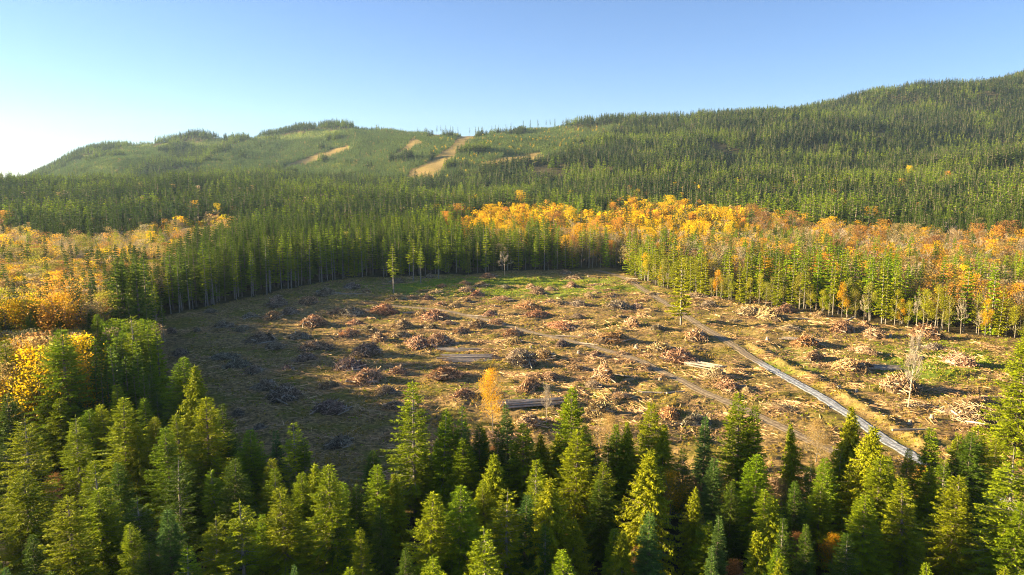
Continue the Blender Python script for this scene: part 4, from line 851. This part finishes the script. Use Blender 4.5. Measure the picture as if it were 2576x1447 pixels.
PILES = [(530, 785, 33, 'g'), (563, 826, 54, 'g'), (630, 801, 42, 'g'), (688, 804, 62, 'r'), (696, 772, 70, 'g'), (775, 768, 50, 'r'), (887, 727, 46, 'g'), (922, 737, 38, 'r'), (788, 822, 66, 'p'), (895, 818, 46, 'p'),
 (750, 855, 62, 'g'), (655, 864, 70, 'g'), (792, 878, 66, 'p'), (771, 909, 62, 'g'), (879, 845, 58, 'p'), (926, 838, 50, 'p'), (953, 860, 58, 'p'), (1003, 847, 50, 'p'), (1012, 826, 54, 'p'), (920, 897, 70, 'g'), (883, 930, 90, 'g'),
 (920, 961, 95, 'p'), (962, 793, 78, 'r'), (883, 793, 66, 'g'), (1095, 806, 78, 'p'), (1082, 830, 38, 'p'), (1050, 874, 90, 'p'), (1105, 870, 80, 'p'), (1161, 839, 54, 'p'), (1203, 824, 54, 'p'), (1290, 847, 62, 'p'), (1124, 957, 84, 'p'),
 (1165, 1001, 66, 'p'), (970, 992, 54, 'g'), (991, 1030, 62, 'g'), (833, 1038, 84, 'g'), (717, 1009, 84, 'g'), (667, 980, 76, 'g'), (597, 926, 70, 'g'), (638, 947, 62, 'g'), (563, 901, 54, 'g'), (455, 893, 60, 'g'), (854, 1129, 100, 'g'),
 (655, 1080, 42, 'g'), (601, 1046, 42, 'g'), (397, 864, 50, 'g'), (430, 835, 36, 'g'), (497, 835, 24, 'g'), (997, 757, 60, 'p'), (1035, 753, 40, 'p'), (1076, 756, 40, 'r'), (1110, 768, 38, 'p'), (1147, 776, 40, 'p'), (1176, 761, 30, 'p'),
 (1100, 739, 36, 'p'), (1112, 723, 28, 'r'), (1174, 735, 50, 'p'), (1211, 722, 42, 'p'), (1200, 747, 46, 'p'), (1272, 727, 24, 'g'), (1336, 727, 34, 'p'), (1352, 740, 40, 'p'), (1385, 733, 30, 'p'), (1264, 755, 50, 'l'), (1233, 795, 34, 'p'),
 (1330, 778, 70, 'R'), (1350, 796, 70, 'R'), (1411, 763, 34, 'l'), (1411, 826, 62, 'R'), (1413, 872, 50, 'g'), (1293, 868, 60, 'r'), (1310, 900, 76, 'g'), (1315, 922, 84, 'g'), (1444, 702, 60, 'l'), (1456, 771, 46, 'g'), (1452, 799, 32, 'g'),
 (1553, 774, 66, 'g'), (1604, 776, 38, 'g'), (1588, 819, 50, 'p'), (1655, 829, 46, 'g'), (1420, 830, 70, 'l'), (1541, 860, 84, 'R'), (1752, 852, 74, 'p'), (1710, 910, 92, 'r'), (1660, 884, 74, 'r'), (1834, 980, 74, 'p'), (1518, 957, 90, 'p'),
 (1334, 981, 78, 'p'), (1495, 977, 50, 'g'), (1514, 1044, 84, 'p'), (1682, 1050, 96, 'R'), (1745, 1068, 90, 'g'), (1334, 1071, 70, 'p'), (1920, 762, 64, 'r'), (1979, 786, 60, 'p'), (1936, 802, 64, 'p'), (1889, 791, 70, 'p'), (1784, 770, 44, 'g'),
 (1752, 744, 60, 'l'), (2061, 798, 46, 'r'), (2030, 872, 86, 'R'), (2116, 837, 78, 'p'), (2175, 823, 44, 'r'), (2333, 854, 78, 'p'), (2352, 881, 54, 'g'), (2410, 921, 78, 'w'), (2135, 932, 90, 'p'), (2175, 926, 60, 'p'), (2261, 983, 104, 'p'),
 (2433, 1064, 120, 'p'), (2290, 1026, 70, 'l'), (2170, 888, 76, 'l'), (1590, 712, 34, 'p'), (1640, 742, 40, 'l'), (1880, 985, 50, 'l'), (1960, 1030, 76, 'l'), (1800, 948, 60, 'p'), (1560, 800, 40, 'l'), (1500, 740, 44, 'l'), (1470, 845, 40, 'l'), (1230, 700, 44, 'R'), (2540, 960, 60, 'l'),
 (1240, 772, 34, 'l'), (1290, 792, 40, 'l'), (1385, 762, 32, 'p'), (1480, 747, 36, 'p'), (1530, 747, 34, 'l'), (1500, 902, 50, 'p'), (1565, 893, 44, 'l'), (1620, 932, 60, 'p'), (1450, 932, 56, 'l'), (1385, 952, 50, 'r'), (1420, 1012, 54, 'l'), (1250, 817, 40, 'p'),
 (1130, 815, 40, 'l'), (1060, 792, 40, 'p'), (850, 790, 44, 'g'), (730, 790, 40, 'g'), (610, 832, 44, 'g'), (690, 882, 50, 'g'), (722, 932, 54, 'g'), (830, 977, 60, 'g'), (1000, 940, 54, 'p'), (1240, 905, 52, 'p'), (1370, 903, 60, 'p'), (2200, 852, 60, 'p'), (2300, 902, 56, 'l'), (2050, 905, 60, 'p'), (1990, 832, 54, 'l'), (1850, 812, 44, 'l'), (1170, 715, 30, 'r'), (1440, 722, 36, 'p'), (1500, 718, 34, 'l'), (1080, 700, 36, 'g'), (1000, 712, 36, 'g'), (820, 745, 50, 'g'), (1560, 1000, 50, 'l'), (1420, 690, 40, 'p')]
PC = dict(g=((.85, .84, .84), 'grey', 1.0), r=((1.25, .98, .74), 'reddish', 1.0), p=((1.35, 1.16, .90), 'brown', 1.05), R=((1.4, .98, .64), 'rusty orange', .7), l=((1.45, 1.24, .95), 'low tan', .5), w=((1.5, 1.35, 1.15), 'pale bleached', 1.2))
pi = []
for i, (u, v, w, t) in enumerate(PILES):
    X0, Y0 = at(u, v); X0, Y0 = at(u, v, gz(X0, Y0)); rad = w * KD * Y0 / FP * .5 * 1.3
    Y0 += rad * .35; X0 *= Y0 / (Y0 - rad * .35)
    pi.append((u, v, X0, Y0, max(1.6, rad), t))
def region(u, v, X0, Y0):
    rx = np.interp(Y0, [q[1] for q in ROAD][::-1], [q[0] for q in ROAD][::-1]); tx = np.interp(Y0, [q[1] for q in TRACK][::-1], [q[0] for q in TRACK][::-1])
    if X0 > rx: return 'beyond the gravel road'
    if X0 > tx and Y0 < TRACK[0][1]: return 'between track and road'
    if v < 765: return 'on the far grass'
    return 'in the shaded half' if u < 960 else 'in the middle of the clearing'
cnt = {}
for j, (u, v, X0, Y0, rad, t) in sorted(enumerate(pi), key=lambda q: q[1][3]):
    tint, word, hk = PC[t]; rr = random.Random(j); sm, mm, lm_ = PM[j % 14]
    size = 'small' if rad < 3.6 else ('wide' if rad > 6 else 'round'); key = (word, size, region(u, v, X0, Y0)); n_ = cnt[key] = cnt.get(key, -1) + 1
    o = empty('brush_pile', (X0, Y0, gz(X0, Y0) - .05), rr.uniform(0, 6.28), (rad, rad * rr.uniform(.55, 1.0), rad * hk * rr.uniform(.85, 1.1)))
    tag(o, f'{size} {word} brush pile {key[2]}, {nth(n_)} nearest of its kind', 'brush pile', 'brush piles left on the clearing')
    b = link('branches', sm, o); b['tint'] = [q * rr.uniform(.9, 1.1) for q in tint]; link('soil_core', mm, o); link('logs', lm_, o)

# ------------------------------------------------------------------ logs, log decks, stumps
def log_mesh(L, r0, seed):
    r = random.Random(seed); m_ = MB(); n = 5
    m_.tube([V(-L / 2 + L * i / n, r.uniform(-.12, .12) * (0 < i < n), r0 + r.uniform(-.03, .03)) for i in range(n + 1)], [r0 * (1 - .35 * i / n) for i in range(n + 1)], 8, .5, cap=True); return m_.mesh('log', [M_LOG, M_CUT])
LM = [log_mesh(10, .26, s) for s in range(5)]
def deck(u, v, cols, rows_, ln, rot, label, group, spread=.42):
    X0, Y0 = at(u, v); X0, Y0 = at(u, v, gz(X0, Y0))
    for a in range(rows_):
        for b in range(cols - a):
            off = (b - (cols - a) / 2) * spread; r = rng
            o = link('log', LM[r.randrange(5)]); o.location = (X0 - math.sin(rot) * off + r.uniform(-2, 2), Y0 + math.cos(rot) * off + r.uniform(-.3, .3), gz(X0, Y0) + a * .34 + .02); o.rotation_euler = (0, r.uniform(-.02, .02), rot + r.uniform(-.09, .09)); q_ = r.uniform(.55, 1.25); o.scale = (ln / 10 * r.uniform(.6, 1.15), q_, q_)
            tag(o, label, 'log', group)
deck(1330, 1018, 9, 4, 16, R(14), 'long grey log in the neat deck behind the golden birch', 'logs of the neat deck')
deck(1180, 905, 11, 2, 16, R(6), 'thin grey log in the wide loose deck mid clearing', 'logs of the wide loose deck', .8)
deck(1160, 880, 8, 1, 17, R(-3), 'thin log in the flat layer behind the wide loose deck', 'logs of the flat layer', .95)
deck(1775, 925, 10, 2, 11, R(-38), 'pale log in the sunlit heap between track and road', 'logs of the sunlit heap', .5)
deck(2205, 926, 9, 2, 13, R(-6), 'pale log in the long heap beyond the gravel road', 'logs of the long heap', .5)
deck(2020, 852, 8, 1, 12, R(-12), 'pale log beside the rusty pile beyond the road', 'logs beside the rusty pile', .5)
for (u, v, ln, rot, lab) in [(1200, 795, 9, -18, 'pale peeled log lying beside the dirt track bend'), (1440, 848, 13, -12, 'long pale log lying along the dirt track'), (1045, 790, 11, 12, 'grey log leaning off the reddish pile near the track'),
        (860, 742, 22, 6, 'very long thin log on the shaded edge'), (2350, 1022, 8, -4, 'thick pale log beyond the leafless tree'), (2290, 1088, 9, 3, 'weathered log lying near the sunlit firs'), (2400, 1045, 6, -35, 'short log propped against the big brown pile'),
        (1590, 705, 8, -35, 'thick log at the dirt road entrance'), (1480, 868, 7, -22, 'short pale log pointing at the dirt track'), (2020, 800, 7, -30, 'lone log near the sunlit edge'), (1640, 985, 8, -8, 'log lying in yellow grass near the track'),
        (2480, 1005, 9, 2, 'log beside the tall fir on the sunlit side'), (1700, 985, 6, 20, 'short log beside the dirt track'), (1820, 925, 7, 15, 'log lying close to the gravel road'), (1560, 942, 9, -25, 'long log fallen from the brown pile')]:
    X0, Y0 = at(u, v); o = link('log', LM[len(lab) % 5]); o.location = (X0, Y0, gz(X0, Y0) + .05); o.rotation_euler = (0, 0, R(rot)); o.scale = (ln / 10, 1.2, 1.2); tag(o, lab, 'log')
o = link('leaning_log', LM[1]); X0, Y0 = at(2118, 826); o.location = (X0, Y0 - 2, gz(X0, Y0) + 2.2); o.rotation_euler = (0, R(-24), R(12)); o.scale = (.9, 2.2, 2.2); tag(o, 'thick log slanting up out of a brown pile beyond the road', 'log')
def stump_mesh(seed):
    r = random.Random(seed); m_ = MB()
    m_.tube([V(0, 0, -.2), V(0, 0, .12), V(0, 0, .4), V(0, 0, .75)], [.62, .46, .36, .34], 10, .6, cap=True)
    for k in range(6):
        a = k * 1.05 + r.uniform(-.3, .3); m_.tube([V(math.cos(a) * .3, math.sin(a) * .3, .12), V(math.cos(a) * .8, math.sin(a) * .8, -.08)], [.14, .05], 5, .5)
    return m_.mesh('stump', [M_LOG, M_CUT])
SMs = [stump_mesh(s) for s in range(3)]
SP_ = [(2343, 1060, 'pale stump near the big brown pile by the sunlit firs'), (1455, 893, 'upright reddish stump left of centre beside the track'), (1660, 958, 'tall stump standing alone near the dirt track'), (2290, 1062, 'low stump before the leafless tree'),
       (1335, 880, 'stump in loose slash mid clearing'), (2155, 985, 'stump beside the berm of the gravel road'), (1480, 700, 'stump at the far end near the road'), (2110, 985, 'small stump on the gravel road berm'), (1600, 880, 'stump beside the long pale logs'), (1930, 860, 'stump on bare sandy ground beyond the road'),
       (1245, 770, 'stump at the edge of bright grass'), (2240, 850, 'stump in the grass near the sunlit edge')]
for (u, v, lab) in SP_:
    X0, Y0 = at(u, v); o = link('tree_stump', SMs[len(lab) % 3]); o.location = (X0, Y0, gz(X0, Y0)); o.rotation_euler = (0, 0, len(lab)); s_ = 1 + (len(lab) % 4) * .12; o.scale = (s_, s_, s_ * 1.2); tag(o, lab.replace('left of centre ', ''), 'stump')

# ------------------------------------------------------------------ loose slash and ground plants
def loose_slash():
    S = MB(); r = random.Random(77); k = 0; tries = 0
    while k < 34000 and tries < 300000:
        tries += 1
        if r.random() < .40:
            u0, v0, X1, Y1, rad, t = pi[r.randrange(len(pi))]; a = r.uniform(0, 6.28); q = rad * r.uniform(.7, 2.0); px, py = X1 + math.cos(a) * q * 1.3, Y1 + math.sin(a) * q
        else:
            y_ = r.uniform(120, 440); px = r.uniform(-.42 * y_, .72 * y_); py = y_
            d_ = mnoise.noise((px / 22, py / 16, 3)); side = min(1, max(.05, (px / py + .14) * 2.2))
            if r.random() > (d_ * 2.2 + .40) * side: continue
        S_.append((px, py, r.uniform(.7, 3.2) * (1.8 if r.random() < .12 else 1), r.uniform(0, 6.28), r.random(), 0)); k += 1
S_ = []; loose_slash()
r = random.Random(99); mats = 0
while mats < 150:
    y_ = r.uniform(130, 430); x_ = r.uniform(-.22 * y_, .68 * y_); mats += 1
    ang = r.gauss(0, .5); la, lb = r.uniform(3, 9), r.uniform(1.5, 3.5)
    for k in range(int(la * lb * 9)):
        p_, q_ = r.gauss(0, .5) * la, r.gauss(0, .5) * lb
        S_.append((x_ + p_ * math.cos(ang) - q_ * math.sin(ang), y_ + p_ * math.sin(ang) + q_ * math.cos(ang), r.uniform(.8, 3.4), ang + r.gauss(0, .6), r.random(), max(0, .8 - math.hypot(p_ / la, q_ / lb)) * r.uniform(.2, 1.3)))
A = np.array(S_); ok = in_clear(A[:, 0], A[:, 1]) & (segdist(A[:, 0], A[:, 1], ROAD) > 3.4) & (segdist(A[:, 0], A[:, 1], TRACK) > 2.6); A = A[ok]
ZA = ground(A[:, 0], A[:, 1]); SM_ = MB(); r = random.Random(5)
flow = lambda px, py: mnoise.noise((px / 30, py / 30, 8)) * 3.0
for (px, py, L, a, q, up), zz in zip(A, ZA):
    if r.random() < .6 and not up: a = flow(px, py) + r.gauss(0, .35)
    d = V(math.cos(a), math.sin(a), r.uniform(-.10, .16)).normalized(); rad = r.uniform(.035, .075) * (1.6 if L > 3 else 1)
    stickm(SM_, V(px, py, zz + up + r.uniform(.02, .22)) - d * L / 2, d, L, rad, min(1, .35 + .65 * q), .05, r)
me = SM_.mesh('woody_debris', [M_STICK]); o = link('woody_debris', me); o['tint'] = (1.4, 1.15, .84); tag(o, 'loose broken branches and bark littering the clearing', kind='stuff')
MATS = 1
def plants(name, n, dens, hgt_, col, seed, label, w=.05):
    r = random.Random(seed); P = []
    while len(P) < n:
        y_ = r.uniform(122, 445); x_ = r.uniform(-.45 * y_, .74 * y_)
        if r.random() < dens(x_, y_): P.append((x_, y_))
    P = np.array(P); ok = in_clear(P[:, 0], P[:, 1]) & (segdist(P[:, 0], P[:, 1], ROAD) > 2.9) & (segdist(P[:, 0], P[:, 1], TRACK) > 2.2); P = P[ok]; Z_ = ground(P[:, 0], P[:, 1]); m_ = MB()
    for (a, b), c_ in zip(P, Z_):
        s0 = r.random()
        for k in range(4):
            d = V(r.uniform(-.6, .6), r.uniform(-.6, .6), 1) * hgt_ * r.uniform(.5, 1.2); m_.kite(V(a + r.uniform(-.3, .3), b + r.uniform(-.3, .3), c_ - .05), d, V(r.uniform(-1, 1), r.uniform(-1, 1), 0).normalized(), w * 3.2, min(1, s0 * .7 + r.uniform(0, .3)), k=.6)
    o = link(name, m_.mesh(name, [M_LEAF])); o['tint'] = col; tag(o, label, kind='stuff')
def gden(x_, y_):
    u, v = project(x_, y_, 0); return float(.04 + math.exp(-((u - 1290) / 330) ** 2 - ((v - 722) / 26) ** 2) + .8 * math.exp(-((u - 2350) / 190) ** 2 - ((v - 905) / 60) ** 2)) * (1 if mnoise.noise((x_ / 9, y_ / 9, 2)) > -.1 else .1)
plants('green_grass', 9000, gden, .45, (.30, .36, .02), 3, 'bright green grass tufts on the far clearing and sunlit field')
plants('dry_grass', 15000, lambda a, b: .08 + max(0, mnoise.noise((a / 12, b / 9, 12))) * (1.2 if a > -40 else .3), .5, (.36, .26, .05), 4, 'ochre dry grass and low weeds across the clearing')

# ------------------------------------------------------------------ haze
def haze():
    m, ns, L = new_mat('thin_haze'); out = N(ns, 'ShaderNodeOutputMaterial'); p = N(ns, 'ShaderNodeVolumePrincipled')
    p.inputs['Color'].default_value = (0.55, 0.78, 1.0, 1); p.inputs['Density'].default_value = HAZE; p.inputs['Anisotropy'].default_value = 0.15
    L.new(p.outputs[0], out.inputs['Volume'])
    x0, x1, y0, y1, z0, z1 = -7200, 7200, -400, 7000, -40, 620
    v = [(a, b, c) for a in (x0, x1) for b in (y0, y1) for c in (z0, z1)]
    f = [(0, 1, 3, 2), (4, 6, 7, 5), (0, 4, 5, 1), (2, 3, 7, 6), (0, 2, 6, 4), (1, 5, 7, 3)]
    me = bpy.data.meshes.new('haze'); me.from_pydata(v, [], f); me.materials.append(m); tag(link('haze', me), 'thin bluish evening haze in the air', kind='stuff')
HAZE = 0.33e-4
haze()
